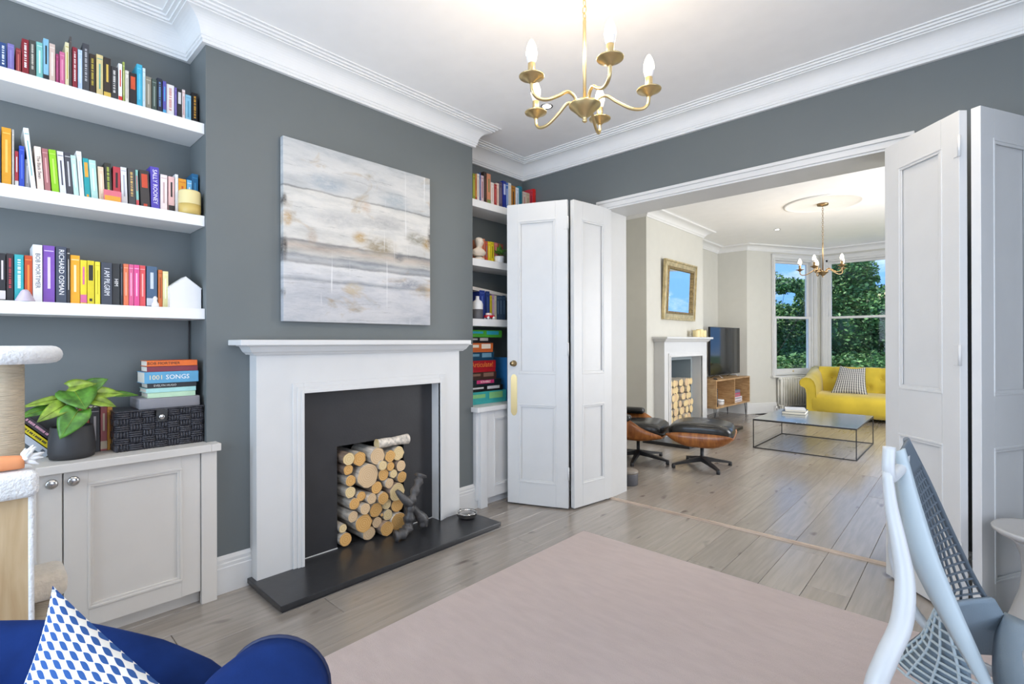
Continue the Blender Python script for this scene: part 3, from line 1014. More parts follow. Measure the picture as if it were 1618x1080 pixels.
LOGS = [(1.517, 0.56, 0.037), (1.596, 0.546, 0.043), (1.705, 0.546, 0.052), (1.803, 0.529, 0.038), (1.867, 0.536, 0.044), (1.519, 0.495, 0.031), (1.642, 0.438, 0.072), (1.533, 0.427, 0.033), (1.733, 0.488, 0.030), (1.801, 0.466, 0.028), (1.873, 0.458, 0.034), (1.757, 0.420, 0.038), (1.824, 0.415, 0.028), (1.889, 0.382, 0.036), (1.789, 0.362, 0.031), (1.705, 0.350, 0.038), (1.53, 0.359, 0.034), (1.598, 0.321, 0.030), (1.657, 0.298, 0.032), (1.738, 0.281, 0.038), (1.843, 0.296, 0.056), (1.553, 0.287, 0.035), (1.611, 0.248, 0.034), (1.698, 0.215, 0.044), (1.782, 0.228, 0.034), (1.860, 0.203, 0.045), (1.540, 0.214, 0.033), (1.742, 0.172, 0.010), (1.788, 0.160, 0.034), (1.613, 0.155, 0.056), (1.709, 0.134, 0.034), (1.858, 0.104, 0.055), (1.489, 0.152, 0.026), (1.503, 0.085, 0.039), (1.651, 0.083, 0.043), (1.762, 0.087, 0.046)]
ORD = ['first', 'second', 'third', 'fourth', 'fifth', 'sixth', 'seventh', 'eighth', 'ninth', 'tenth', 'eleventh', 'twelfth', 'thirteenth', 'fourteenth', 'fifteenth', 'sixteenth', 'seventeenth', 'eighteenth', 'nineteenth', 'twentieth']
ORD += ['twenty-' + q for q in ORD[:9]] + ['thirtieth'] + ['thirty-' + q for q in ORD[:9]] + ['fortieth']
rows = sorted(range(len(LOGS)), key=lambda i: -LOGS[i][1])
rank = {i: k for k, i in enumerate(rows)}
rl = random.Random(5)
for i, (y, z, r) in enumerate(LOGS):
    xf = -2.712 + rl.uniform(-0.02, 0.02) - (0.012 if y < 1.6 else 0)
    side = 'birch' if i % 5 else 'brown-barked'
    size = 'thick' if r > 0.05 else ('thin' if r < 0.032 else 'medium')
    nm = thing('log', '%s %s log, %s from the top of the fireplace stack' % (size, side, ORD[rank[i]]), 'log', (xf, y, z), 0, 'cut logs stacked in the white fireplace')
    n = 16
    b = MB()
    vs0 = [rl.uniform(0.93, 1.05) for _ in range(n)]
    rows_ = []
    for x_ in (-0.24, 0.0):
        rows_.append([(x_, r * vs0[k] * math.cos(2 * math.pi * k / n), r * vs0[k] * math.sin(2 * math.pi * k / n)) for k in range(n)])
    b.grid(rows_, True)
    b.build('bark', M['bark'] if i % 5 else M['darkbark'], nm)
    cf = MB()
    cf.add([(0.001, p[1] * 0.96, p[2] * 0.96) for p in rows_[1]] + [(-0.001, p[1], p[2]) for p in rows_[1]], [list(range(n))] + [(k, (k + 1) % n, n + (k + 1) % n, n + k) for k in range(n)])
    cf.build('cut_face', [M['cut_a'], M['cut_b'], M['cut_c'], M['cut_b']][(i * 7) % 4], nm)
tl = thing('log', 'birch log lying crosswise on top of the fireplace stack', 'log', (-2.735, 1.83, 0.618), 0, 'cut logs stacked in the white fireplace')
MB().lathe([(0.028, -0.115), (0.030, -0.06), (0.027, 0.0), (0.030, 0.06), (0.034, 0.115)], (0, 0, 0), 16, False, 'y').build('bark', M['bark'], tl)
for s in (-1, 1):
    MB().lathe([(0.031, 0.1145 * s), (0.03, 0.1165 * s)], (0, 0, 0), 16, True, 'y').build('cut_face', M['cut_a'], tl)

# charred branch ornament
dr = thing('branch_ornament', 'charred forked branch ornament propped against the cut logs', 'ornament', (-2.575, 1.825, 0.047))
dr.scale = (1.08, 1.08, 1.08)
b = MB()
b.tube(smooth_path([(-0.01, -0.075, 0.022), (0.0, -0.03, 0.028), (-0.01, 0.015, 0.05), (-0.015, 0.03, 0.12), (-0.02, 0.045, 0.18), (-0.03, 0.075, 0.23), (-0.04, 0.115, 0.29), (-0.045, 0.135, 0.325)], 4),
       [0.030 + 0.007 * math.sin(k * 1.9) - 0.006 * (k > 12) + (0.010 if k > 26 else 0) for k in range(29)], 10)
b.tube(smooth_path([(-0.018, 0.045, 0.17), (-0.03, 0.0, 0.215), (-0.05, -0.035, 0.265)], 4), [0.026, 0.027, 0.026, 0.025, 0.022, 0.02, 0.018, 0.015, 0.01], 9)
b.tube(smooth_path([(-0.018, 0.05, 0.16), (-0.03, 0.10, 0.10), (-0.03, 0.135, 0.06), (-0.02, 0.13, 0.016)], 4), [0.018, 0.02, 0.022, 0.023, 0.026, 0.03, 0.032, 0.034, 0.035, 0.033, 0.031, 0.029, 0.027], 9)
b.build('branch', M['drift'], dr)

bw = thing('bowl', 'small polished steel dish on the hearth corner', 'dish', (-2.575, 2.325, 0.038))
MB().lathe([(0.035, 0.0), (0.055, 0.004), (0.068, 0.018), (0.070, 0.036), (0.073, 0.038), (0.071, 0.041), (0.066, 0.036), (0.063, 0.020), (0.05, 0.008), (0.001, 0.007)], n=32).build('dish_body', M['steel'], bw)
MB().lathe([(0.058, 0.030), (0.060, 0.034), (0.04, 0.036), (0.001, 0.036)], n=28).build('dish_filling', M['nickel'], bw)

# painting
pt = thing('painting', 'large abstract canvas in white, grey and ochre above the mantel', 'painting', (XC + 0.003, 1.143, 1.368))
MB((0, 0, 0)).box(0.0, 0.037, 0.0, 0.992, 0.0, 1.003, 0.002).build('canvas', M['canvas'], pt)

# ------------------------------------------------------------------ alcove cabinets
def cab_door(root, o, y0, y1, z0, z1, xf, ky, m, knob=True):
    st = 0.078
    f = MB(o)
    f.box(xf - 0.02, xf, y0, y0 + st, z0, z1, 0.0015).box(xf - 0.02, xf, y1 - st, y1, z0, z1, 0.0015)
    f.box(xf - 0.02, xf, y0 + st, y1 - st, z0, z0 + st).box(xf - 0.02, xf, y0 + st, y1 - st, z1 - st * 0.75, z1)
    f.box(xf - 0.018, xf - 0.009, y0 + st, y1 - st, z0 + st, z1 - st * 0.75)
    d = f.build('cupboard_door', m, root)
    s = MB(o)
    a, b_, c, e = y0 + st - 0.003, y1 - st + 0.003, z0 + st - 0.003, z1 - st * 0.75 + 0.003
    for wd, p in ((0.020, 0.002), (0.010, 0.006)):
        for (p0, p1, q0, q1) in ((a, b_, e - wd, e), (a, b_, c, c + wd), (a, a + wd, c + wd, e - wd), (b_ - wd, b_, c + wd, e - wd)):
            s.box(xf - 0.012, xf + p - 0.002, p0, p1, q0, q1, 0.0015)
    s.build('panel_moulding', m, d)
    if knob:
        MB(o).lathe([(0.010, 0.0), (0.008, 0.010), (0.010, 0.014), (0.018, 0.018), (0.020, 0.024), (0.016, 0.029), (0.004, 0.031), (0.001, 0.031)], (xf, ky, z1 - 0.035), 20, True, 'x').build('knob', M['nickel'], d)


XD = -2.72
cl_ = thing('alcove_cabinet', 'low putty-grey alcove cabinet with panelled doors and round knobs', 'cabinet', (-2.87, 0.0, 0))
o = (-2.87, 0.0, 0)
MB(o).box(XA + 0.001, XD - 0.022, -0.80, YL - 0.001, 0.06, 0.727).build('carcass', M['greycab'], cl_)
MB(o).box(XA + 0.001, XD - 0.045, -0.80, 0.75, 0.0, 0.06).build('plinth', M['greycab'], cl_)
pp = MB(o).box(XD - 0.022, XD + 0.008, 0.746, 0.812, 0.0, 0.727, 0.001)
pp.build('end_post', M['greycab'], cl_)
for y0, y1, ky in ((0.254, 0.743, 0.282), (-0.245, 0.249, 0.216), (-0.745, -0.25, -0.72)):
    cab_door(cl_, o, y0, y1, 0.064, 0.724, XD, ky, M['greycab'])
ct = MB((-2.87, 0, 0.727)).box(XA + 0.001, XD + 0.028, -0.82, YL - 0.001, 0.727, 0.763, 0.003).box(XC + 0.001, XD + 0.028, YL - 0.001, 0.826, 0.727, 0.763, 0.003).build('cabinet_top', M['greycab'])
ct.location = (-2.87, 0, 0.727)
tag(ct, 'putty-grey worktop board under the plant and black woven box', 'worktop')

cr = thing('alcove_cabinet', 'pale narrow alcove cabinet half hidden by the folding door', 'cabinet', (-2.87, 3.0, 0))
o = (-2.87, 3.0, 0)
MB(o).box(XA + 0.001, XD - 0.022, YR + 0.001, YW - 0.001, 0.06, 0.727).build('carcass', M['lightcab'], cr)
MB(o).box(XA + 0.001, XD - 0.045, 2.66, YW - 0.001, 0.0, 0.06).build('plinth', M['lightcab'], cr)
MB(o).box(XC + 0.001, XD + 0.006, 2.594, 2.662, 0.0, 0.727, 0.001).build('end_post', M['lightcab'], cr)
cab_door(cr, o, 2.667, 3.046, 0.064, 0.724, XD, 3.01, M['lightcab'])
cab_door(cr, o, 3.050, YW - 0.004, 0.064, 0.724, XD, 3.09, M['lightcab'])
ct2 = MB((-2.87, 3.0, 0.727)).box(XA + 0.001, XD + 0.024, YR + 0.001, YW - 0.001, 0.727, 0.763, 0.003).box(XC + 0.001, XD + 0.024, 2.545, YR + 0.001, 0.727, 0.763, 0.003).build('cabinet_top', M['lightcab'])
ct2.location = (-2.87, 3.0, 0.727)
tag(ct2, 'pale worktop board under the pile of board games', 'worktop')

SHZ = (2.335, 1.879, 1.4205)
for nm, z in zip(('top', 'middle', 'lowest'), SHZ):
    s_ = MB((-2.9, 0, z)).box(XA + 0.001, -2.79, -0.95, YL - 0.001, z - 0.052, z, 0.0015).build('floating_shelf', M['shelf'])
    s_.location = (-2.9, 0, z)
    tag(s_, '%s thick white floating shelf in the wide alcove' % nm, 'shelf', 'floating shelves in the wide alcove')
RHZ = (2.345, 1.893, 1.432)
for nm, z in zip(('top', 'middle', 'lowest'), RHZ):
    s_ = MB((-2.9, 3.0, z)).box(XA + 0.001, -2.79, YR + 0.001, YW - 0.001, z - 0.056, z, 0.0015).build('floating_shelf', M['shelf'])
    s_.location = (-2.9, 3.0, z)
    tag(s_, '%s white floating shelf in the narrow alcove behind the folding door' % nm, 'shelf', 'floating shelves in the narrow alcove')
SHELF_TOP=[
 (0.052,0.075,0.106,0,"3b3f45","c0c0c0","charcoal book",""),
 (0.078,0.098,0.123,0,"27477f","dfe6ee","dark blue book with white lettering",""),
 (0.100,0.120,0.128,0,"7d73b5","9088c4","lilac purple book",""),
 (0.124,0.140,0.121,0,"8d3237","c56a62","short brick red book",""),
 (0.142,0.163,0.167,0,"8a1c28","f0e9e9","tall crimson book with white lettering",""),
 (0.164,0.183,0.172,0,"4a4a45","cfcabc","dark grey book with pale lettering",""),
 (0.185,0.205,0.172,0,"7fc4bd","d9ece8","pale turquoise book",""),
 (0.206,0.223,0.194,0,"86bcd6","26282b","sky blue book with black foot",""),
 (0.224,0.243,0.182,0,"d9c2b5","efe6dc","pale pinkish beige book",""),
 (0.245,0.255,0.147,0,"a8406e","c66a92","slim magenta book",""),
 (0.257,0.274,0.162,0,"cf6a94","e8a3bd","pink book",""),
 (0.275,0.288,0.210,0,"e8dfb4","c9b64a","slim cream book with yellow cover",""),
 (0.289,0.296,0.238,0,"57504d","6f6763","very tall thin dark grey book",""),
 (0.298,0.314,0.198,0,"8f2535","f3dfdc","maroon book with white lettering",""),
 (0.316,0.331,0.195,0,"b9cfe6","dfe8f3","slim pale blue book",""),
 (0.332,0.354,0.230,0,"46474c","b5b5b8","charcoal hardback with grey lettering",""),
 (0.355,0.376,0.195,0,"3c3026","c2b040","brown black book with yellow lettering",""),
 (0.379,0.403,0.204,0,"e3cf92","6aa79b","sandy yellow book with green edge",""),
 (0.404,0.429,0.198,0,"372d26","e0bd55","black book with yellow head band",""),
 (0.430,0.454,0.170,0,"3b3a3c","d9d5d0","black book with big white lettering",""),
 (0.456,0.470,0.191,0,"f1efec","d8382f","white book with red foot band",""),
 (0.472,0.480,0.205,0,"9fae55","d6d9a8","thin yellow green book",""),
 (0.481,0.495,0.171,0,"e4e0d2","b9b3a4","slim ivory book",""),
 (0.497,0.524,0.168,0,"2b2627","d2552e","black book with orange spot",""),
 (0.525,0.546,0.218,0,"3fb0d2","6fcbe4","tall bright cyan book",""),
 (0.547,0.558,0.208,0,"d4e6ec","a9c7d1","thin ice blue book",""),
 (0.559,0.581,0.174,0,"8d8776","c4bfae","taupe grey book",""),
 (0.583,0.603,0.172,0,"46564f","93a39c","dark green grey book",""),
 (0.604,0.624,0.183,0,"23293a","6f9bd4","navy book with blue lettering",""),
 (0.626,0.640,0.176,0,"5a55a8","4aa6d6","violet book with blue foot",""),
 (0.642,0.674,0.171,0,"efece9","d49a92","white book with pink lettering",""),
 (0.675,0.684,0.163,0,"6f62a6","8f85bf","thin purple book",""),
 (0.686,0.706,0.164,0,"2b2a2f","dcdcdc","black book with small white mark",""),
 (0.707,0.720,0.167,0,"e9dad8","c98f8c","thin white and pink book",""),
 (0.721,0.746,0.148,0,"8cc6de","5aa0c0","light blue book",""),
 (0.749,0.774,0.167,0,"1c1a1a","e0a53a","black book with orange and white lettering",""),
]
SHELF_MID=[
 (0.055,0.081,0.231,0,"2c4468","9aa7ba","navy blue book",""),
 (0.083,0.111,0.241,0,"d99a1f","e9bf62","thick mustard orange book",""),
 (0.113,0.119,0.240,0,"b7b4ae","d3d0ca","thin grey book",""),
 (0.121,0.132,0.155,0,"a8303c","d9d5cf","short red book with grey foot",""),
 (0.133,0.149,0.179,0,"2747b5","5b76d8","royal blue book",""),
 (0.150,0.165,0.130,0,"8a8d92","b7babf","short grey book",""),
 (0.169,0.185,0.257,5.3,"eef1f0","7fb6bb","tall white leaning book",""),
 (0.188,0.209,0.190,3.3,"ead6ca","2a2a2a","cream paperback with black title","The Black Swan"),
 (0.211,0.230,0.188,3.3,"a76a6c","d5a9a8","dusty rose paperback",""),
 (0.233,0.256,0.189,3.6,"8fcb1f","bfe36a","lime green paperback",""),
 (0.258,0.279,0.190,3.3,"dfe0ec","4a4a55","pale lavender paperback",""),
 (0.280,0.302,0.192,3.0,"45454d","c8c8c8","dark grey paperback",""),
 (0.303,0.320,0.183,3.8,"bfe0db","e3f2ef","pale mint paperback",""),
 (0.322,0.339,0.208,3.3,"f1f4f6","d2d9de","tall glossy white paperback",""),
 (0.340,0.359,0.182,2.8,"1f9aa0","e0a33a","teal paperback with orange artwork",""),
 (0.361,0.385,0.180,3.2,"b6dfd6","dff0ec","pale aqua paperback",""),
 (0.388,0.408,0.158,2.2,"e4c9ac","f0dfcb","tan paperback",""),
 (0.410,0.434,0.181,1.6,"33332e","a8b54a","black paperback with green lettering",""),
 (0.436,0.463,0.173,0.0,"b83a44","2b2527","red paperback with black head",""),
 (0.468,0.490,0.177,1.6,"dfe0e4","a5a7b0","white grey paperback",""),
 (0.494,0.520,0.180,1.3,"47474a","d8b46a","dark grey paperback with gold lettering",""),
 (0.523,0.534,0.179,1.6,"8fc9c0","d9545a","thin aqua paperback with red foot",""),
 (0.539,0.575,0.182,1.9,"3a3534","c94a2e","black hardback with rust red label",""),
 (0.579,0.614,0.209,1.1,"5145b0","f3f1f8","purple and white book","SALLY ROONEY"),
 (0.616,0.644,0.182,0,"ecdedd","c5a9a7","pale pink white paperback",""),
 (0.648,0.673,0.179,0,"e3b8b4","2e2a2b","pink paperback with black foot",""),
 (0.676,0.689,0.196,0,"f0f0f2","d7d7dc","thin white paperback",""),
 (0.690,0.723,0.180,0,"e39a22","c2571c","amber orange paperback",""),
 (0.726,0.747,0.181,0,"69b2dc","f2f2f2","light blue and white paperback",""),
 (0.749,0.776,0.218,0,"1f6590","3f8db8","tall steel blue book",""),
]
SHELF_LOW=[
 (0.047,0.073,0.194,0,"63422f","c9b39b","brown book",""),
 (0.075,0.094,0.192,0,"26262a","d8d0d0","black book with white head",""),
 (0.096,0.117,0.194,0,"2d2629","b33a44","black book with red lettering",""),
 (0.119,0.146,0.192,0,"2fa3ab","d9ecec","turquoise book with white lettering",""),
 (0.148,0.172,0.192,0,"c24a1d","e8893a","burnt orange book",""),
 (0.173,0.202,0.240,0,"eceef1","2b2f38","tall white book with black title","BOB MORTIMER"),
 (0.204,0.241,0.242,0,"7b4fae","d9c9ec","tall purple hardback",""),
 (0.244,0.278,0.243,0,"41495a","f2f2f2","tall slate hardback with white title","RICHARD OSMAN"),
 (0.279,0.289,0.239,0,"2b2a2c","c9c2b8","thin black and ivory book",""),
 (0.290,0.322,0.212,0,"f0a81f","fbe3b0","golden yellow hardback",""),
 (0.323,0.345,0.194,0,"e3cf2a","d46a9a","yellow paperback with pink foot",""),
 (0.346,0.370,0.194,0,"d8c61f","2b2a22","yellow paperback with black artwork",""),
 (0.372,0.390,0.192,0,"e8d83a","c8b81f","plain lemon yellow paperback",""),
 (0.393,0.432,0.192,0,"3d434f","e6e8ec","slate paperback with white title","I AM PILGRIM"),
 (0.433,0.461,0.192,0,"2b2e30","f0f0ee","black paperback with white title","HIM"),
 (0.463,0.471,0.192,0,"33343c","70727c","thin charcoal paperback",""),
 (0.473,0.492,0.194,0,"e0764f","f3b69a","salmon orange paperback",""),
 (0.493,0.511,0.194,0,"d85f8c","f3b3cc","pink paperback",""),
 (0.512,0.533,0.194,0,"dd4f8f","f6bcd6","hot pink paperback",""),
 (0.534,0.557,0.194,0,"dc5256","f4b3ad","coral red paperback",""),
 (0.561,0.603,0.194,0,"46607c","c7cfd8","blue slate paperback with pale head",""),
 (0.607,0.624,0.181,0,"c9692f","8a3f1c","rust orange paperback",""),
 (0.625,0.648,0.176,0,"e2dba0","f3efd0","pale yellow paperback",""),
]
NARROW_TOP=[
 (2.671,2.698,0.232,0,"8f9a3a","d9c24a","olive green book",""),
 (2.699,2.716,0.235,0,"d98a3a","b5302c","orange book with red foot",""),
 (2.718,2.743,0.242,0,"efe6dc","c9b9ab","white book",""),
 (2.744,2.761,0.256,0,"34508f","7d93c4","tall blue book",""),
 (2.762,2.794,0.240,0,"d9bfc4","a8555f","pale mauve book",""),
 (2.795,2.824,0.277,0,"3a2a24","6b5247","tall dark brown book",""),
 (2.826,2.867,0.269,0,"d98f6a","7d8a4a","terracotta book with green foot",""),
 (2.868,2.904,0.208,0,"f0e2d8","d9bfae","cream book",""),
 (2.906,2.937,0.203,0,"a8302f","d96a5f","brick red book",""),
 (2.938,2.970,0.220,0,"ead3c4","c9a48f","beige book",""),
 (2.972,3.010,0.238,0,"5d5060","8a7a90","dusky purple book",""),
 (3.012,3.049,0.254,0,"1c2f8f","c9d0e8","deep blue book with white emblem",""),
 (3.050,3.079,0.248,0,"3f6fb8","dfe8f3","blue and white book",""),
 (3.080,3.113,0.253,0,"e6dfd0","c4bba8","ivory book",""),
 (3.118,3.171,0.241,0,"b87a2a","3b2a1f","caramel brown book",""),
 (3.175,3.212,0.236,0,"dfe6f0","aebccf","pale blue white book",""),
 (3.216,3.255,0.257,0,"2f7f93","1d5a6b","petrol blue book",""),
 (3.268,3.307,0.221,0,"d9c4b5","c96a5a","short beige book",""),
 (3.310,3.355,0.221,0,"cbb59a","a8906f","short tan book",""),
 (3.358,3.405,0.259,0,"c93a4a","8f1f2c","crimson book",""),
 (3.406,3.466,0.275,0,"e02a25","b81c1a","thick bright red book",""),
 (3.468,3.491,0.286,0,"7f1d1f","a83a3a","thin dark red book",""),
 (3.494,3.521,0.285,0,"d9c9b0","b8a488","cream brown book",""),
]
NARROW_MID=[
 (2.768,2.803,0.187,0,"d98a6a","b5503a","salmon book",""),
 (2.805,2.834,0.171,0,"c9533a","4f8fa0","red and blue book",""),
 (2.836,2.867,0.174,0,"d9c41f","f0e06a","yellow book",""),
 (2.870,2.909,0.177,0,"e0cf2a","8f7f1a","bright yellow book",""),
 (2.914,2.953,0.177,0,"d97a6f","e8a89a","coral book",""),
 (2.958,3.014,0.174,0,"8f4a3a","b5705a","russet book",""),
]
NARROW_LOW=[
 (2.744,2.805,0.234,0,"2a3f8f","5f78c0","royal blue book",""),
 (2.809,2.851,0.230,0,"273a6f","4a5f9a","navy book",""),
 (2.857,2.880,0.198,0,"c9b82f","8f8420","thin mustard book",""),
 (2.883,2.904,0.209,0,"b58fb0","d9bfd5","thin mauve book",""),
 (2.908,2.931,0.202,0,"d9d0b8","b8ad90","thin cream book",""),
 (2.935,2.968,0.200,0,"3f5570","6f88a5","slate blue book",""),
 (2.971,3.004,0.205,0,"41566f","7890aa","steel blue book",""),
 (3.008,3.042,0.209,0,"38506a","7088a0","dark blue grey book",""),
]
CABINET_TOP=[
 (0.328,0.357,0.196,0,"a8502f","d99a6a","rust brown paperback",""),
 (0.358,0.393,0.199,0,"2b2829","b0a9a8","black paperback",""),
 (0.395,0.419,0.199,0,"9c4a48","c9b59a","brick red paperback with beige foot",""),
 (0.420,0.439,0.200,0,"d99a2f","b56a1f","amber paperback",""),
]

# ------------------------------------------------------------------ books
rb = random.Random(11)
SPINE = Matrix(((0, 0, 1, 0), (0, 1, 0, 0), (-1, 0, 0, 0), (0, 0, 0, 1)))


def make_book(t, h, d, col, acc, title, style, lead=None):
    """upright book, spine on +x at x=0, base centre at the origin"""
    c = MB()
    th = 0.0022
    c.box(-0.004, 0.0, -t / 2, t / 2, 0, h, 0.0008)
    c.box(-d, -0.003, -t / 2, -t / 2 + th, 0, h).box(-d, -0.003, t / 2 - th, t / 2, 0, h)
    root = c.build('book', plain(col, 0.45))
    MB().box(-d + 0.004, -0.004, -t / 2 + th, t / 2 - th, 0.002, h - 0.003).build('pages', M['pages'], root)
    am = plain(acc, 0.5)
    if title:
        sz = min(t * 0.72, 0.05)
        m = SPINE.copy()
        m.translation = Vector((0.0006, 0, h * 0.55))
        # fit the title to the spine
        w_ = 0.62 * sz * len(title)
        text(title, root, sz, m, am, 'spine_title', 0.0002, min(1.0, h * 0.82 / w_))
    else:
        s = MB()
        if style == 0:      # broken line of lettering
            z = h * 0.9
            while z > h * 0.28:
                l = rb.uniform(0.003, 0.007)
                s.box(0.0, 0.0005, -t * 0.17, t * 0.17, z - l, z)
                z -= l + rb.choice((0.0015, 0.0015, 0.005))
        elif style == 1:    # two bands
            MB().box(0.0, 0.0005, -t / 2, t / 2, h * 0.04, h * 0.22).build('spine_band', am, root)
            s.box(0.0, 0.0005, -t * 0.15, t * 0.15, h * 0.45, h * 0.85)
        elif style == 2:    # label block and foot mark
            s.box(0.0, 0.0005, -t * 0.32, t * 0.32, h * 0.55, h * 0.9)
            MB().box(0.0, 0.0005, -t * 0.2, t * 0.2, h * 0.08, h * 0.14).build('spine_mark', am, root)
        else:               # thin rule lines
            s.box(0.0, 0.0005, -t * 0.12, t * 0.12, h * 0.25, h * 0.8)
            MB().box(0.0, 0.0005, -t * 0.4, t * 0.4, h * 0.9, h * 0.915).build('spine_rule', am, root)
        s.build('spine_print', am, root)
    return root


def shelve(rows, xs, z, where, group, dmax):
    n = len(rows)
    for i, (y0, y1, h, lean, col, acc, desc, title) in enumerate(rows):
        t = (y1 - y0) * math.cos(R(lean)) - 0.0006
        style = 1 if ('foot' in desc or 'head' in desc) else (0 if 'lettering' in desc else (2 if ('spot' in desc or 'label' in desc or 'mark' in desc or 'artwork' in desc or 'emblem' in desc) else 3))
        d = min(dmax, 0.09 + h * 0.32)
        b = make_book(max(t, 0.006), h / math.cos(R(lean)) if lean else h, d, col, acc, title, style)
        tilt = R(lean)
        b.rotation_euler = (tilt, 0, 0)
        b.location = (xs + rb.uniform(-0.004, 0.004), (y0 + y1) / 2, z + (abs(math.sin(tilt)) * t / 2 if lean else 0) + 0.0005)
        k = n - 1 - i
        tag(b, '%s, %s from the %s' % (desc, ORD[k], where), 'book', group)


shelve(SHELF_TOP, -2.86, SHZ[0], 'chimney on the top wide shelf', 'books on the top shelf of the wide alcove', 0.155)
shelve(SHELF_MID, -2.86, SHZ[1], 'chimney on the middle wide shelf', 'books on the middle shelf of the wide alcove', 0.155)
shelve(SHELF_LOW, -2.86, SHZ[2], 'chimney on the lowest wide shelf', 'books on the lowest shelf of the wide alcove', 0.155)
shelve(NARROW_TOP, -2.88, RHZ[0], 'door end of the top narrow shelf', 'books on the top shelf of the narrow alcove', 0.14)
shelve(NARROW_MID, -2.88, RHZ[1], 'door end of the middle narrow shelf', 'books on the middle shelf of the narrow alcove', 0.14)
shelve(NARROW_LOW, -2.88, RHZ[2], 'door end of the lowest narrow shelf', 'books on the lowest shelf of the narrow alcove', 0.14)
shelve(CABINET_TOP, -2.90, 0.7635, 'black woven box beside the plant', 'upright books beside the potted plant', 0.12)

# leaning books behind the cat tree and plant
for i, (y, col, acc, desc, lean, t_) in enumerate(((0.300, '3a3438', 'd9a0b0', 'dark paperback with mixed pink lettering', 42, 0.026), (0.262, 'd8c21a', '2b2a22', 'yellow and black paperback', 42, 0.022), (0.224, 'b9bec4', '5a6068', 'pale grey paperback', 42, 0.026))):
    bk = make_book(t_, 0.24, 0.10, col, acc, '', 0 if i != 2 else 2)
    bk.rotation_euler = (R(lean), 0, 0)
    bk.location = (-2.918, y, 0.7635 + t_ / 2 * math.sin(R(lean)) + 0.0005)
    tag(bk, '%s slumped sideways behind the plant pot' % desc, 'book', 'books slumped on the cabinet')

# pile of books on the woven box: laid flat, spines towards the room
FLAT = Matrix(((0, 0, 1, 0), (1, 0, 0, 0), (0, 1, 0, 0), (0, 0, 0, 1)))


def flat_book(y0, y1, z0, z1, x, d, col, acc, title, label, top=None, tsz=0.6, rz=0.0):
    yc = (y0 + y1) / 2
    w_ = (y1 - y0) / 2
    t = z1 - z0
    th = 0.002
    c = MB().box(-0.004, 0, -w_, w_, 0, t, 0.0008).box(-d, -0.003, -w_, w_, 0, th).box(-d, -0.003, -w_, w_, t - th, t)
    b = c.build('book', plain(col, 0.4))
    MB().box(-d + 0.003, -0.004, -w_ + 0.003, w_ - 0.003, th, t - th).build('pages', M['pages'], b)
    for tx, fy, sc_, colr in title:
        m = FLAT.copy()
        m.translation = Vector((0.0006, w_ * fy, t * 0.5))
        text(tx, b, t * sc_, m, plain(colr), 'spine_title', 0.0002)
    if top:
        MB().box(-d * 0.8, -d * 0.2, -w_ * 0.4, w_ * 0.5, t, t + 0.0006).build('cover_print', plain(top), b)
    b.location = (x, yc, z0)
    b.rotation_euler = (0, 0, rz)
    tag(b, label, 'book', 'pile of books on the black woven box')
    return b


zb = 0.947
flat_book(0.552, 0.757, 1.142, 1.168, -2.815, 0.13, 'e06a1c', '3b2a1f', [('BOB MORTIMER', -0.35, 0.7, '3a2412')], 'orange paperback on top of the pile over the woven box', 'c24a28')
flat_book(0.553, 0.760, 1.116, 1.1415, -2.818, 0.13, '7c2c3c', 'e8dcd8', [], 'maroon paperback second from the top of the pile', None)
flat_book(0.543, 0.762, 1.062, 1.1155, -2.815, 0.16, '5ba0c6', 'f0f0f0', [('1001', -0.60, 0.56, 'f2e2b0'), ('SONGS', 0.20, 0.56, 'f4f4f2')], 'thick blue book reading 1001 SONGS in the pile')
flat_book(0.555, 0.755, 1.039, 1.0615, -2.822, 0.13, '25282c', 'd8d8d0', [('EVELYN HUGO', -0.3, 0.6, 'dcdcd4')], 'black paperback under the thick blue book')
flat_book(0.550, 0.752, 1.018, 1.0385, -2.818, 0.14, 'a5d6d2', 'e8b0b8', [], 'pale mint paperback in the lower part of the pile')
flat_book(0.556, 0.750, 0.994, 1.0175, -2.820, 0.14, 'bcdcbb', 'e6e6c8', [], 'pale green paperback resting on the grey box')
gb = MB((-2.90, 0.64, 0.9445)).rbox(-3.0, -2.80, 0.520, 0.765, 0.9445, 0.9935, 0.005, 2).build('storage_box', mat('grey_cloth_box', (0.25, 0.25, 0.27), 0.8))
gb.location = (-2.90, 0.64, 0.9445)
tag(gb, 'flat grey cloth-covered box at the bottom of the book pile', 'box')

# ------------------------------------------------------------------ things on the wide alcove shelves
jar = thing('storage_jar', 'pale yellow two-tone jar in front of the middle shelf books', 'jar', (-2.822, 0.728, SHZ[1]))
MB().lathe([(0.040, 0.0), (0.045, 0.004), (0.047, 0.02), (0.047, 0.048)], n=28, cap=True).build('lower_glaze', mat('ochre_glaze', (0.60, 0.43, 0.12), 0.4), jar)
MB().lathe([(0.0472, 0.048), (0.047, 0.10), (0.045, 0.112), (0.040, 0.116), (0.038, 0.112), (0.038, 0.05), (0.001, 0.05)], n=28, cap=False).build('upper_glaze', mat('pale_yellow_glaze', (0.72, 0.61, 0.30), 0.4), jar)
pc = thing('pocket_booklet', 'small pink and orange picture booklet standing before the red paperback', 'booklet', (-2.826, 0.43, SHZ[1]))
MB().box(-0.008, 0.0, -0.031, 0.031, 0.0, 0.055, 0.001).build('cover', plain('d9707f'), pc)
MB().box(0.0, 0.0006, -0.028, 0.028, 0.004, 0.03).build('cover_print', plain('e0a23a'), pc)
hsw = thing('house_ornament', 'white ceramic house ornament at the end of the lowest shelf', 'ornament', (-2.855, 0.711, SHZ[2]))
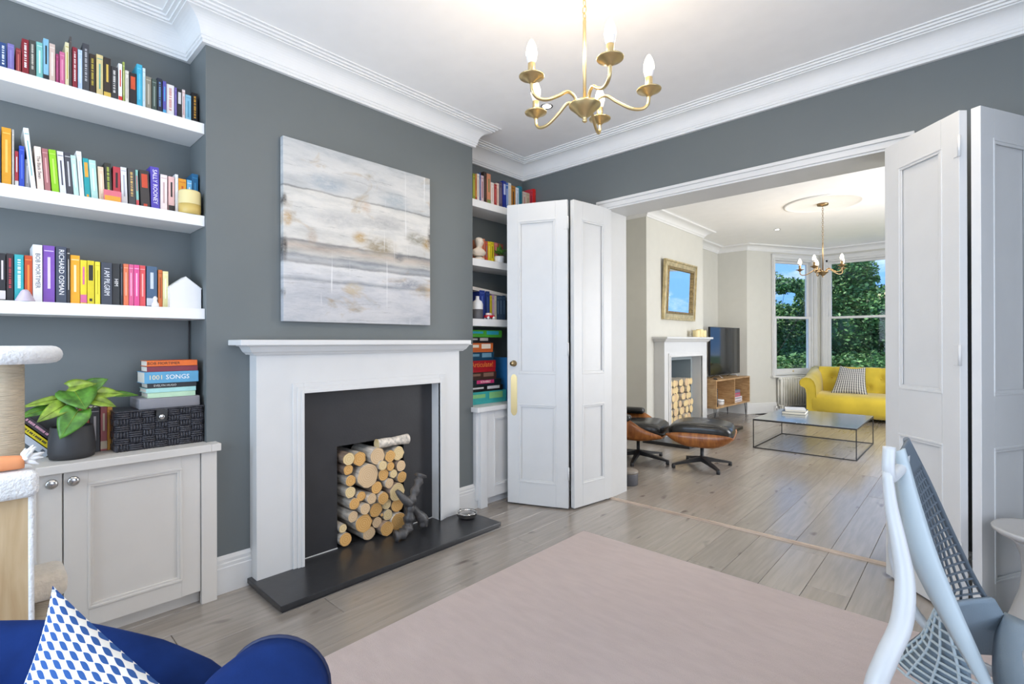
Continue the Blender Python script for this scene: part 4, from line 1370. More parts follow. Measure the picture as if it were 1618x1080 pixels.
MB().prism([(-0.066, 0), (0.066, 0), (0.066, 0.098), (0.0, 0.152), (-0.066, 0.098)], 'x', -0.05, 0.03).build('house_body', M['ceramic'], hsw)
rfm = MB()
for s in (-1, 1):
    rfm.prism([(s * 0.067, 0.098), (0.0, 0.1525), (0.0, 0.1555), (s * 0.069, 0.1)], 'x', -0.051, 0.031)
rfm.build('roof', M['ceramic'], hsw)
fg = thing('figurine', 'tiny white figurine before the slate blue paperback', 'figurine', (-2.815, 0.585, SHZ[2]))
MB().lathe([(0.014, 0.0), (0.015, 0.006), (0.010, 0.02), (0.007, 0.03), (0.009, 0.036), (0.009, 0.042), (0.004, 0.049), (0.001, 0.05)], n=14).build('body', M['ceramic'], fg)
MB().lathe([(0.0065, -0.013), (0.0065, 0.013)], (0, 0, 0.012), 8, True, 'y').build('arms', M['ceramic'], fg)
sh = thing('shell_ornament', 'ridged lilac shell ornament before the turquoise book', 'ornament', (-2.815, 0.148, SHZ[2]))
MB().lathe([(0.030, 0.0)] + [(0.030 - 0.0018 * i + (0.0012 if i % 2 else 0), 0.004 * i + 0.002) for i in range(11)] + [(0.008, 0.047), (0.001, 0.049)], n=24).build('shell_body', mat('lilac_shell', (0.55, 0.48, 0.58), 0.5), sh)
cbl = MB((XA, 0.78, 1.1)).tube(smooth_path([(XA + 0.006, 0.776, 1.368), (XA + 0.006, 0.775, 1.2), (XA + 0.008, 0.777, 1.05), (XA + 0.006, 0.774, 0.80), (XA + 0.006, 0.774, 0.765)], 5), 0.0035, 8).build('power_cable', M['cable'])
cbl.location = (XA, 0.78, 1.1)
tag(cbl, 'thin black cable hanging in the corner of the wide alcove', 'cable')

# woven box
wbk = thing('woven_box', 'black woven storage box with round metal clasp under the book pile', 'storage box', (-2.90, 0.605, 0.763))
MB().box(-0.105, 0.096, -0.171, 0.171, 0.0, 0.176, 0.004).build('box_core', M['basket'], wbk)
wv = MB()
nc, nr = 7, 6
for i in range(nc):
    for j in range(nr):
        y0 = -0.170 + i * 0.0486
        z0 = 0.004 + j * 0.0285
        if (i + j) % 2:
            for q in range(3):
                wv.tube([(0.096, y0 - 0.004, z0 + 0.005 + q * 0.009), (0.102, y0 + 0.008, z0 + 0.005 + q * 0.009), (0.104, y0 + 0.024, z0 + 0.005 + q * 0.009), (0.102, y0 + 0.040, z0 + 0.005 + q * 0.009), (0.096, y0 + 0.052, z0 + 0.005 + q * 0.009)], 0.0042, 6)
        else:
            for q in range(4):
                wv.tube([(0.097, y0 + 0.007 + q * 0.0115, z0 - 0.003), (0.100, y0 + 0.007 + q * 0.0115, z0 + 0.014), (0.097, y0 + 0.007 + q * 0.0115, z0 + 0.031)], 0.0042, 6)
for i in range(6):
    for j in range(nr):
        x0 = -0.10 + i * 0.0325
        z0 = 0.004 + j * 0.0285
        e = 0.004 if (i + j) % 2 else 0.002
        wv.box(x0, x0 + 0.031, -0.171 - e, -0.17, z0, z0 + 0.026)
        wv.box(x0, x0 + 0.031, 0.17, 0.171 + e, z0, z0 + 0.026)
tag(wv.build('woven_strips', M['basket'], wbk), kind='stuff')
MB().box(-0.107, 0.106, -0.175, 0.175, 0.176, 0.1815, 0.002).build('lid', M['basket'], wbk)
fl_ = MB().prism([(-0.022, 0.178), (0.022, 0.178), (0.022, 0.135), (0.012, 0.122), (-0.012, 0.122), (-0.022, 0.135)], 'x', 0.1000, 0.1100).build('clasp_flap', M['leather'], wbk)
MB().lathe([(0.012, 0.1095), (0.012, 0.113), (0.007, 0.115), (0.001, 0.115)], (0, 0, 0.143), 20, True, 'x').build('clasp_button', M['steel'], fl_)

# potted plant
pl = thing('potted_plant', 'leafy green and yellow potted plant in a charcoal pot', 'plant', (-2.835, 0.292, 0.763))
MB().lathe([(0.060, 0.0), (0.074, 0.004), (0.079, 0.03), (0.077, 0.08), (0.071, 0.132), (0.070, 0.136), (0.066, 0.136), (0.065, 0.12), (0.001, 0.118)], n=36, cap=True).build('pot', M['pot'], pl)
MB().lathe([(0.064, 0.121), (0.03, 0.124), (0.001, 0.125)], n=24, cap=False).build('soil', M['soil'], pl)


def heart_leaf(root, base, tip, width, m, up=(0.6, 0, 0.8), droop=0.12, name='leaf'):
    base, tip = Vector(base), Vector(tip)
    d = tip - base
    Ln = d.length
    ax = d.normalized()
    n = Vector(up)
    n = (n - ax * n.dot(ax)).normalized()
    sd_ = ax.cross(n)
    rows = []
    NU, NV = 9, 7
    for i in range(NU):
        u = i / (NU - 1)
        wd = width * (math.sin(math.pi * min(1, (u * 0.92 + 0.08)) ** 0.62)) ** 0.9 if u < 1 else 0.0
        r_ = []
        for j in range(NV):
            v = j / (NV - 1) * 2 - 1
            back = 0.16 * abs(v) ** 1.5 * (1 - u) * 1.2
            p = base + ax * Ln * (u - back * (1 - u)) + sd_ * (wd * v) + n * (0.25 * wd * abs(v) - droop * Ln * (u - 0.4) ** 2 - 0.10 * width * v * v)
            r_.append(p)
        rows.append(r_)
    b = MB()
    b.grid(rows)
    o_ = b.build(name, m, root, merge=True)
    sm = o_.modifiers.new('thick', 'SOLIDIFY')
    sm.thickness = 0.0012
    vein = MB().tube([base + n * 0.0005, base.lerp(tip, 0.5) + n * 0.001, tip], [0.0016, 0.0012, 0.0005], 6)
    vein.build('midrib', M['leaf2'], o_)
    return o_


PB = Vector((-2.835, 0.292, 0.763))
LV = [((-2.77, 0.305, 0.968), (-2.735, 0.243, 0.862), 0.052, 0), ((-2.80, 0.268, 0.995), (-2.76, 0.178, 0.938), 0.036, 1), ((-2.83, 0.300, 1.046), (-2.745, 0.325, 0.978), 0.070, 0), ((-2.87, 0.350, 1.055), (-2.86, 0.415, 1.092), 0.036, 0), ((-2.84, 0.36, 1.032), (-2.80, 0.462, 1.026), 0.034, 1), ((-2.80, 0.355, 1.008), (-2.76, 0.430, 0.976), 0.028, 1), ((-2.84, 0.255, 1.018), (-2.82, 0.13, 0.995), 0.020, 1), ((-2.87, 0.44, 1.020), (-2.86, 0.528, 1.010), 0.018, 0), ((-2.84, 0.235, 0.985), (-2.80, 0.12, 0.955), 0.026, 0), ((-2.86, 0.285, 1.062), (-2.84, 0.372, 1.075), 0.036, 1)]
for i, (a, b_, wd, k) in enumerate(LV):
    a, b_ = Vector(a) - PB, Vector(b_) - PB
    heart_leaf(pl, a, b_, wd, M['leaf2'] if k else M['leaf'], up=(0.75, 0.0, 0.65))
    st_ = Vector((0.02 * math.cos(i * 2.1), 0.02 * math.sin(i * 2.1), 0.122))
    mid = (st_ + a) / 2 + Vector((0, 0, 0.03))
    MB().tube(smooth_path([st_, mid, a], 5), [0.0026] * 11, 7).build('leaf_stalk', M['stem'], pl)

# ------------------------------------------------------------------ narrow alcove: ornaments and games
bu = thing('bust', 'small cream plaster bust on the narrow alcove shelf', 'bust', (-2.835, 2.69, RHZ[1]))
MB().lathe([(0.045, 0.0), (0.045, 0.012), (0.028, 0.018), (0.022, 0.03)], n=20).build('pedestal', M['bustm'], bu)
b = MB()
for (z0, rx, ry, cx) in ():
    pass
rows = []
for z, rx, ry, cx in ((0.03, 0.030, 0.040, 0.0), (0.045, 0.042, 0.064, 0.0), (0.065, 0.044, 0.068, 0.0), (0.080, 0.034, 0.052, 0.0), (0.092, 0.022, 0.026, 0.0), (0.104, 0.021, 0.023, 0.004), (0.115, 0.029, 0.027, 0.008), (0.130, 0.036, 0.031, 0.008), (0.146, 0.038, 0.033, 0.004), (0.160, 0.034, 0.031, 0.002), (0.172, 0.022, 0.021, 0.0), (0.177, 0.004, 0.004, 0.0)):
    rows.append([(cx + rx * math.cos(2 * math.pi * k / 18), ry * math.sin(2 * math.pi * k / 18), z) for k in range(18)])
b.grid(rows, True)
b.tube([(0.036, 0, 0.142), (0.047, 0, 0.131), (0.042, 0, 0.128)], [0.004, 0.006, 0.005], 8)
b.build('head_and_shoulders', M['bustm'], bu)
rp = thing('potted_plant', 'small bushy green plant on the narrow alcove shelf', 'plant', (-2.845, 2.93, RHZ[1]))
MB().lathe([(0.03, 0.0), (0.036, 0.004), (0.042, 0.055), (0.04, 0.058), (0.036, 0.05), (0.001, 0.048)], n=20).build('pot', M['ceramic'], rp)
rq = random.Random(4)
for i in range(26):
    a = rq.uniform(0, 6.28)
    e = rq.uniform(-0.5, 1.3)
    p = Vector((0.028 * math.cos(a), 0.028 * math.sin(a), 0.075 + 0.03 * rq.random()))
    q = p + Vector((math.cos(a) * math.cos(e), math.sin(a) * math.cos(e), math.sin(e))) * rq.uniform(0.035, 0.06)
    heart_leaf(rp, p, q, 0.013, M['leaf'] if i % 3 else M['leafdark'], up=(0.2, 0.1, 1))
bt = thing('bottle', 'white-topped grey stoneware bottle on the lowest narrow shelf', 'bottle', (-2.835, 2.675, RHZ[2]))
MB().lathe([(0.040, 0.0), (0.043, 0.006), (0.043, 0.075)], n=24).build('grey_base', M['grey_plastic'], bt)
MB().lathe([(0.043, 0.075), (0.043, 0.115), (0.034, 0.138), (0.016, 0.150), (0.013, 0.172), (0.016, 0.176), (0.012, 0.178), (0.001, 0.178)], n=24, cap=False).build('white_shoulder', M['ceramic'], bt)
carr = thing('toy_car', 'red toy car with white wheels on the lowest narrow shelf', 'toy car', (-2.812, 2.785, RHZ[2]))
MB().rbox(-0.018, 0.018, -0.048, 0.048, 0.012, 0.032, 0.006, 3).build('car_body', plain('c4202a', 0.25), carr)
MB().rbox(-0.015, 0.015, -0.034, 0.012, 0.028, 0.050, 0.007, 3).build('cabin', plain('e6d8d4', 0.25), carr)
for sx in (-1, 1):
    for yy in (-0.03, 0.03):
        MB().lathe([(0.004, -0.004), (0.012, -0.004), (0.012, 0.004), (0.004, 0.004)], (sx * 0.018, yy, 0.012), 14, True, 'x').build('wheel', M['ceramic'], carr)
wb_ = MB().box(-0.06, 0.06, -0.30, 0.30, 0, 0.028, 0.003).build('document_box', plain('d8d2ca'))
wb_.location = (-2.945, 2.96, RHZ[2] + 0.206)
wb_.rotation_euler = (R(-5), 0, 0)
tag(wb_, 'long off-white box lying on the books of the lowest narrow shelf', 'box')

GAMES = [(0.7635, 0.860, 3.016, '43b3b0', '8fd08a', 'teal and green board game box at the bottom of the games pile', ''), (0.861, 0.905, 2.975, '1d1c1e', 'd8d8d8', 'slim black board game box over the teal one', ''), (0.906, 0.955, 2.957, '1b2a30', 'd03a78', 'dark board game box reading SCRABBLE on a pink label', 'SCRABBLE'),
         (0.956, 1.014, 2.90, '4a322b', '8a6a5a', 'dark brown board game box under the red one', ''), (1.015, 1.106, 2.892, 'b01f2a', 'e07a3a', 'thick red board game box reading Articulate', 'Articulate!'), (1.107, 1.172, 2.872, '1c4560', '6f9ab0', 'navy board game box over the red one', ''),
         (1.173, 1.245, 2.862, 'd06a35', 'efe3d0', 'orange and white board game box', ''), (1.246, 1.290, 2.83, '232024', 'b8b4b0', 'slim black game box second from the top of the games pile', ''), (1.291, 1.347, 2.966, '4fa83a', '2f9fb5', 'bright green board game box on top of the games pile', '')]
for i, (z0, z1, y1, col, acc, lab, tx) in enumerate(GAMES):
    y0 = 2.575
    g = thing('board_game', lab, 'board game', (-2.85, (y0 + y1) / 2, z0), 0, 'board games piled in the narrow alcove')
    wd = (y1 - y0) / 2
    t = z1 - z0
    MB().box(-0.165, -0.002, -wd + 0.002, wd - 0.002, 0.0, t * 0.45).build('box_base', plain(col, 0.4), g)
    MB().box(-0.167, 0.0, -wd, wd, t * 0.3, t, 0.001).build('box_lid', plain(col, 0.4), g)
    if tx:
        if tx == 'SCRABBLE':
            MB().box(0.0, 0.0006, -wd * 0.45, wd * 0.55, t * 0.36, t * 0.92).build('name_label', plain(acc), g)
        m = FLAT.copy()
        m.translation = Vector((0.0012, wd * 0.05, t * 0.64))
        text(tx, g, t * (0.5 if tx == 'SCRABBLE' else 0.62), m, plain('f4ece4' if tx == 'SCRABBLE' else 'e58a3a'), 'box_title', 0.0002)
    else:
        MB().box(0.0, 0.0006, wd * 0.1, wd * 0.8, t * 0.38, t * 0.9).box(0.0, 0.0006, -wd * 0.8, -wd * 0.1, t * 0.5, t * 0.8).build('box_print', plain(acc), g)
ub = MB().box(-0.15, 0.0, -0.016, 0.016, 0, 0.36, 0.001).build('board_game', plain('2f78b5'))
ub.location = (-2.86, 3.05, 0.7635)
tag(ub, 'blue board game box standing upright beside the games pile', 'board game', 'board games piled in the narrow alcove')

# ------------------------------------------------------------------ rug
rg = []
X0, X1, Y0, Y1 = -1.885, 0.95, -0.75, 2.735
NX, NY = 90, 90
mb = MB((-0.5, 1.0, 0.0))
rows = []
for j in range(NY + 1):
    r_ = []
    for i in range(NX + 1):
        x = X0 + (X1 - X0) * i / NX
        y = Y0 + (Y1 - Y0) * j / NY
        z = 0.010 + 0.0012 * math.sin(x * 5 + y * 3)
        for (ax_, ay_, bx_, by_, hh) in ((-1.55, 2.05, -0.75, 1.55, 0.007), (-1.35, 2.45, -0.3, 2.2, 0.003), (-1.75, 1.3, -1.1, 1.0, 0.004)):
            d = Vector((bx_ - ax_, by_ - ay_))
            t = ((x - ax_) * d.x + (y - ay_) * d.y) / d.length_squared
            dist = abs((x - ax_) * d.y - (y - ay_) * d.x) / d.length
            if 0 < t < 1:
                z += hh * math.exp(-(dist / 0.022) ** 2) * math.sin(math.pi * t)
        r_.append((x, y, z))
    rows.append(r_)
mb.grid(rows)
edge = [(X0, Y0), (X1, Y0), (X1, Y1), (X0, Y1)]
for (a, b_) in zip(edge, edge[1:] + edge[:1]):
    mb.add([(a[0], a[1], 0.0), (b_[0], b_[1], 0.0), (b_[0], b_[1], 0.010), (a[0], a[1], 0.010)], [(0, 1, 2, 3)])
rug = mb.build('rug', M['rug'])
rug.location = (-0.5, 1.0, 0.0)
tag(rug, 'large blush pink flat-woven rug on the oak floor', 'rug')


# ------------------------------------------------------------------ chandeliers and downlights
def chandelier(name, label, c, zc, ztop, metal, rad, angs, power, chain_from):
    """c: (x, y) ; zc height of the drip pans ; ztop ceiling"""
    root = thing(name, label, 'chandelier', (c[0], c[1], ztop))
    off = zc - ztop
    MB().lathe([(0.062, 0.0), (0.062, -0.010), (0.058, -0.022), (0.02, -0.026), (0.008, -0.034)], n=28).build('ceiling_canopy', metal, root)
    # chain: real interlocked links
    z = -0.03
    i = 0
    while z > chain_from - ztop:
        l = MB()
        pts = []
        for k in range(13):
            a = 2 * math.pi * k / 12
            p = (0.008 * math.cos(a), 0.016 * math.sin(a))
            pts.append((p[0], 0, z - 0.015 + p[1]) if i % 2 else (0, p[0], z - 0.015 + p[1]))
        l.tube(pts, 0.0022, 6, False)
        l.build('chain_link', metal, root)
        z -= 0.026
        i += 1
    MB().lathe([(0.005, z + 0.005), (0.007, z - 0.01), (0.0065, z - 0.02), (0.0065, off - 0.02)], n=14).build('stem', metal, root)
    MB().lathe([(0.0065, off - 0.018), (0.012, off - 0.024), (0.050, off - 0.030), (0.062, off - 0.034), (0.060, off - 0.040), (0.042, off - 0.055), (0.022, off - 0.076), (0.009, off - 0.084), (0.008, off - 0.092), (0.010, off - 0.097), (0.004, off - 0.102), (0.001, off - 0.102)], n=28).build('hub', metal, root)
    for a in angs:
        ca, sa = math.cos(R(a)), math.sin(R(a))
        prof = [(0.035, off - 0.034), (0.055, off - 0.010), (0.085, off - 0.004), (0.125, off - 0.030), (0.175, off - 0.056), (0.215, off - 0.060), (0.238, off - 0.045), (rad, off - 0.018), (rad, off - 0.005)]
        arm = MB().tube(smooth_path([(r_ * ca, r_ * sa, z_) for r_, z_ in prof], 5), 0.0062, 10).build('arm', metal, root)
        cx, cy = rad * ca, rad * sa
        MB().lathe([(0.008, off - 0.014), (0.018, off - 0.004), (0.034, off + 0.006), (0.045, off + 0.009), (0.0465, off + 0.012), (0.044, off + 0.0125), (0.03, off + 0.010), (0.012, off + 0.004), (0.001, off + 0.004)], (cx, cy, 0), 24).build('drip_pan', metal, arm)
        MB().lathe([(0.0135, off + 0.004), (0.0135, off + 0.058), (0.011, off + 0.060)], (cx, cy, 0), 18).build('candle_tube', metal, arm)
        MB().lathe([(0.012, off + 0.058), (0.016, off + 0.066), (0.0195, off + 0.082), (0.0195, off + 0.086)], (cx, cy, 0), 18).build('bulb_collar', M['bulbcollar'], arm)
        MB().lathe([(0.0195, off + 0.086), (0.0205, off + 0.095), (0.019, off + 0.112), (0.013, off + 0.130), (0.006, off + 0.143), (0.001, off + 0.147)], (cx, cy, 0), 18, False).build('candle_bulb', M['bulb'], arm)
        d = bpy.data.lights.new('bulb_light', 'POINT')
        d.energy, d.color, d.shadow_soft_size = power, (1.0, 0.80, 0.56), 0.03
        lo = bpy.data.objects.new('bulb_light', d)
        COL.objects.link(lo)
        lo.parent = root
        lo.location = (cx * 1.0, cy * 1.0, off + 0.19)
    return root


chandelier('chandelier', 'five-arm satin brass chandelier with lit candle bulbs over the pink rug', (-1.10, 1.61), 2.20, ZT, M['brass'], 0.243, [-107, -35, 37, 109, 181], 4.4, 2.52)
chandelier('chandelier', 'five-arm bronze chandelier with lit bulbs in front of the bay window', (-1.335, 7.02), 2.13, Z2T - 0.008, M['bronze'], 0.243, [-100, -28, 44, 116, 188], 1.6, 2.46)


def downlight(label, x, y, z, power):
    root = thing('downlight', label, 'downlight', (x, y, z), 0, 'recessed ceiling downlights')
    MB().lathe([(0.030, 0.0), (0.043, 0.0), (0.043, -0.004), (0.036, -0.006), (0.030, -0.003)], n=28, cap=False).build('bezel', M['nickel'], root)
    MB().lathe([(0.030, -0.002), (0.001, -0.002)], n=24, cap=False).build('lens', M['downlight'], root)
    d = bpy.data.lights.new('downlight_lamp', 'SPOT')
    d.energy, d.color, d.shadow_soft_size = power, (1.0, 0.88, 0.72), 0.04
    d.spot_size, d.spot_blend = R(150), 0.9
    lo = bpy.data.objects.new('downlight_lamp', d)
    COL.objects.link(lo)
    lo.parent = root
    lo.location = (0, 0, -0.03)


downlight('recessed nickel downlight in the ceiling behind the brass chandelier', -2.138, 2.674, ZT, 9)
downlight('recessed downlight in the ceiling over the rug', -0.2, 2.674, ZT, 16)
downlight('recessed downlight in the ceiling near the rear window', -2.138, -0.3, ZT, 20)
downlight('recessed downlight in the ceiling near the armchair', -0.2, -0.3, ZT, 20)
downlight('recessed downlight in the far ceiling before the bay', -2.15, 8.2, Z2T, 16)
downlight('recessed downlight in the far ceiling over the lounge chair', -2.15, 5.0, Z2T, 16)
downlight('recessed downlight in the far ceiling beyond the opening', -0.2, 5.0, Z2T, 16)
downlight('recessed downlight in the far ceiling beside the sofa', -0.2, 8.2, Z2T, 16)

# ------------------------------------------------------------------ cat tree
ctr = thing('cat_tree', 'cat tree with white plush platforms, sisal post and oak box', 'cat tree', (-2.277, 0.06, 0), R(90))


def disc_slab(cx, cy, rx, ry, z0, z1, n=36):
    b = MB()
    rows = []
    for t in range(9):
        a = -math.pi / 2 + math.pi * t / 8
        k = 1 - (z1 - z0) * 0.5 / rx * (1 - math.cos(a))
        z = (z0 + z1) / 2 + (z1 - z0) / 2 * math.sin(a)
        rows.append([(cx + rx * k * math.cos(2 * math.pi * q / n), cy + ry * k * math.sin(2 * math.pi * q / n), z) for q in range(n)])
    o_ = b.grid(rows, True)
    b.f += [[o_ + q for q in range(n)][::-1], [o_ + 8 * n + q for q in range(n)]]
    b.sm += [False, False]
    return b


disc_slab(0.0, 0.0, 0.152, 0.15, 1.186, 1.243).build('top_platform', M['plush'], ctr)
post = MB()
prof = [(0.056, 0.865)]
z = 0.867
while z < 1.19:
    prof += [(0.0575, z), (0.059, z + 0.0025), (0.0575, z + 0.005)]
    z += 0.0055
post.lathe(prof, n=28).build('sisal_post', M['sisal'], ctr)
MB().rbox(-0.45, 0.080, -0.20, 0.15, 0.786, 0.866, 0.022, 4).build('lower_platform', M['plush'], ctr)
MB().box(-0.45, 0.058, -0.165, -0.15, 0.02, 0.788).build('box_front', M['catwood'], ctr)
MB().box(-0.45, 0.056, -0.15, 0.13, 0.02, 0.787).build('box_body', M['plush'], ctr)
MB().rbox(0.056, 0.070, -0.170, 0.13, 0.02, 0.79, 0.006, 3).build('plush_edge', M['plush'], ctr)
MB().rbox(-0.05, 0.165, 0.00, 0.16, 0.385, 0.475, 0.028, 4).build('step', M['beigeplush'], ctr)
MB().lathe([(0.04, 0.02), (0.04, 0.39)], (0.115, 0.08, 0), 20).build('step_post', M['sisal'], ctr)
MB().rbox(-0.47, 0.18, -0.2, 0.20, 0.0, 0.022, 0.008, 2).build('base_board', M['plush'], ctr)
toy = thing('carrot_toy', 'orange felt carrot toy with white tuft on the cat tree', 'cat toy', (-2.13, 0.065, 0.866), R(84))
MB().tube(smooth_path([(-0.22, 0.0, 0.018), (-0.12, 0.0, 0.024), (-0.02, 0.0, 0.026), (0.045, 0.0, 0.024)], 4), [0.006, 0.010, 0.013, 0.016, 0.018, 0.02, 0.021, 0.022, 0.023, 0.023, 0.022, 0.021, 0.019], 12).build('carrot_body', M['carrot'], toy)
tf = MB()
rt_ = random.Random(2)
for i in range(26):
    a, e = rt_.uniform(-1.3, 1.3), rt_.uniform(-0.5, 1.1)
    l = rt_.uniform(0.03, 0.055)
    p = Vector((0.04, 0, 0.026))
    dv = Vector((math.cos(a) * math.cos(e), math.sin(a) * math.cos(e) * 0.6, math.sin(e)))
    tf.tube([p, p + dv * l * 0.5 + Vector((0, 0, 0.004)), p + dv * l], [0.006, 0.008, 0.002], 6)
tf.build('tuft', M['felt'], toy)


# ------------------------------------------------------------------ armchair and cushion
def pillow(name, m, corners, th, label, cat, n=22, ear=0.0):
    A, B, C_, D_ = [Vector(c) for c in corners]   # BL, BR, TR, TL
    ctr_ = (A + B + C_ + D_) / 4
    nrm = ((B - A).cross(D_ - A)).normalized()
    b = MB(ctr_)
    uv = {}
    for s in (1, -1):
        rows = []
        for j in range(n + 1):
            r_ = []
            for i in range(n + 1):
                u, v = i / n * 2 - 1, j / n * 2 - 1
                pu = u * (1 - 0.07 * (1 - v * v))
                pv = v * (1 - 0.07 * (1 - u * u)) - (ear * (1 - u * u) if v > 0 else 0) * v
                p = (A * (1 - pu) * (1 - pv) + B * (1 + pu) * (1 - pv) + C_ * (1 + pu) * (1 + pv) + D_ * (1 - pu) * (1 + pv)) / 4
                h = th * ((1 - u * u) * (1 - v * v)) ** 0.42
                r_.append(p + nrm * s * h)
        # note: rows appended per j
            rows.append(r_)
        o_ = b.grid(rows, flip=(s < 0))
        for j in range(n + 1):
            for i in range(n + 1):
                uv[o_ + j * (n + 1) + i] = (i / n, j / n)
    o = b.build(name, m, uv=uv)
    o.location = ctr_
    tag(o, label, cat)
    return o


ac = thing('armchair', 'navy blue velvet armchair in the near corner with piped edges', 'armchair', (-1.05, -0.08, 0.0))
AO = Vector((-1.05, -0.08, 0.0))


def soft_wall(path, tops, th, zb, m, name, root, off):
    """upholstered wall with a rounded top that follows a path"""
    P = smooth_path([(p[0], p[1], 0) for p in path], 5)
    T = []
    for i in range(len(tops) - 1):
        for k in range(5):
            t = k / 5
            T.append(tops[i] * (1 - t) + tops[i + 1] * t)
    T.append(tops[-1])
    b = MB(off)
    rows = []
    for i, p in enumerate(P):
        t = (P[min(i + 1, len(P) - 1)] - P[max(i - 1, 0)]).normalized()
        nn = Vector((-t.y, t.x, 0))
        e = min(1.0, 0.82 + min(i, len(P) - 1 - i) * 0.09)
        r = []
        w_ = th / 2 * e
        tz = T[i] - (1 - e) * 0.06
        r.append(p + nn * w_ + Vector((0, 0, zb)))
        for k in range(19):
            a = math.pi * k / 18
            r.append(p + nn * (w_ * math.cos(a)) + Vector((0, 0, tz - w_ + w_ * math.sin(a) * 0.95)))
        r.append(p - nn * w_ + Vector((0, 0, zb)))
        rows.append(r)
    o_ = b.grid(rows)
    k = len(rows[0])
    b.f += [[o_ + j for j in range(k)], [o_ + (len(rows) - 1) * k + j for j in range(k)][::-1]]
    b.sm += [True, True]
    o_ = b.build(name, m, root)
    return o_, rows


soft_wall([(-1.66, -0.16), (-1.52, -0.01), (-1.37, 0.12), (-1.22, 0.235), (-1.08, 0.33)], [0.655, 0.675, 0.680, 0.650, 0.600], 0.14, 0.22, M['velvet'], 'backrest', ac, AO)
_, arm_rows = soft_wall([(-0.945, 0.385), (-0.82, 0.255), (-0.68, 0.10), (-0.57, -0.02)], [0.722, 0.724, 0.66, 0.62], 0.225, 0.22, M['velvet'], 'armrest', ac, AO)
soft_wall([(-1.66, -0.22), (-1.50, -0.40), (-1.35, -0.55)], [0.66, 0.64, 0.62], 0.18, 0.22, M['velvet'], 'armrest', ac, AO)
MB(AO).rbox(-1.50, -0.86, -0.42, 0.12, 0.24, 0.46, 0.05, 4).build('seat_cushion', M['velvet'], ac)
pip = MB(AO).tube([q * 1.0 for q in arm_rows[0]], 0.0045, 8)
pip.build('piping', mat('navy_piping', (0.006, 0.014, 0.06), 0.6), ac)
for lx, ly in ((-1.5, -0.1), (-1.3, -0.4), (-0.75, 0.1), (-1.08, 0.25)):
    MB(AO).lathe([(0.014, 0.012), (0.024, 0.24)], (lx, ly, 0), 12).build('leg', M['walnut'], ac)
pillow('cushion', M['bluecushion'], [(-1.143, 0.024, 0.622), (-0.715, 0.242, 0.424), (-0.87, 0.313, 0.568), (-1.298, 0.105, 0.786)], 0.055, 'blue and white geometric cushion leaning in the navy armchair', 'cushion')

# ------------------------------------------------------------------ office chair
oc = thing('office_chair', 'pale grey mesh-back office chair with a slate blue seat', 'office chair', (0.28, 1.72, 0.012))
OO = Vector((0.28, 1.72, 0.012))
near = [(-0.128, 1.488, 0.991), (-0.107, 1.494, 0.862), (-0.081, 1.49, 0.752), (-0.043, 1.498, 0.646), (0.014, 1.51, 0.508), (0.061, 1.527, 0.40)]
far = [(-0.120, 1.55, 1.011), (-0.082, 1.653, 0.885), (-0.041, 1.786, 0.729), (0.009, 1.914, 0.564), (0.063, 2.0, 0.44), (0.119, 2.02, 0.36)]
nearp, farp = smooth_path(near, 6), smooth_path(far, 6)
bulge = [0.0, 0.004, 0.012, 0.04, 0.14, 0.26, 0.3]


def bl_at(s):
    k = min(int(s * 5), 4)
    t = s * 5 - k
    return bulge[k] * (1 - t) + bulge[k + 1] * t


NT = 11
NS = len(nearp)
rows = []
for i in range(NS):
    s = i / (NS - 1)
    r_ = []
    for j in range(NT + 1):
        t = j / NT
        p = nearp[i].lerp(farp[i], t)
        p = p + Vector((-1, 0, 0)) * bl_at(s) * (1 - (2 * t - 1) ** 2) + Vector((0, 0, -0.02 * (1 - (2 * t - 1) ** 2) * s))
        r_.append(p)
    rows.append(r_)
# resample the lower web finer
b = MB(OO)
fine = []
for i in range(NS - 1):
    for q in range(2):
        t = q / 2
        fine.append([rows[i][j].lerp(rows[i + 1][j], t) for j in range(NT + 1)])
fine.append(rows[-1])
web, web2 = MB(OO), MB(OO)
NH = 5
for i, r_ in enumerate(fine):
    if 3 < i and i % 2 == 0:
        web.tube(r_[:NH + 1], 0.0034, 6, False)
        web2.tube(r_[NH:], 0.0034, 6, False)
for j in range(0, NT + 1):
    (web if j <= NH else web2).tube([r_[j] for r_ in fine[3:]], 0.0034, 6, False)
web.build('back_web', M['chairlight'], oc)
web2.build('back_web_far_shaded', M['chairshade'], oc)  # far strands carry their shade in a darker colour
top = MB(OO)
top.grid(fine[:8])
tp = top.build('back_top_web', M['chairshade'], oc)
sm = tp.modifiers.new('thick', 'SOLIDIFY')
sm.thickness = 0.006
rim = MB(OO)
rowsn = []
for i in range(NS):
    s = i / (NS - 1)
    wv_ = 0.009 + 0.022 * math.sin(math.pi * min(1, s * 1.2)) ** 1.0
    rowsn.append([nearp[i] + Vector((-wv_ * 0.9, 0.012, 0.0)), nearp[i] + Vector((-wv_ * 0.3, -0.006, 0)), nearp[i] + Vector((wv_ * 0.35, -0.004, 0.004)), nearp[i] + Vector((wv_ * 0.6, 0.006, 0.006))])
rim.grid(rowsn)
rm = rim.build('back_rim', M['chairlight'], oc)
sm = rm.modifiers.new('thick', 'SOLIDIFY')
sm.thickness = 0.006
MB(OO).tube(farp, 0.007, 8).build('back_rim', M['chairshade'], oc)
tower = smooth_path([(-0.143, 1.406, 0.955), (-0.135, 1.4, 0.879), (-0.12, 1.387, 0.802), (-0.109, 1.37, 0.728), (-0.113, 1.339, 0.65), (-0.134, 1.292, 0.589), (-0.150, 1.262, 0.52), (-0.12, 1.30, 0.44), (0.0, 1.5, 0.40), (0.2, 1.68, 0.40)], 5)
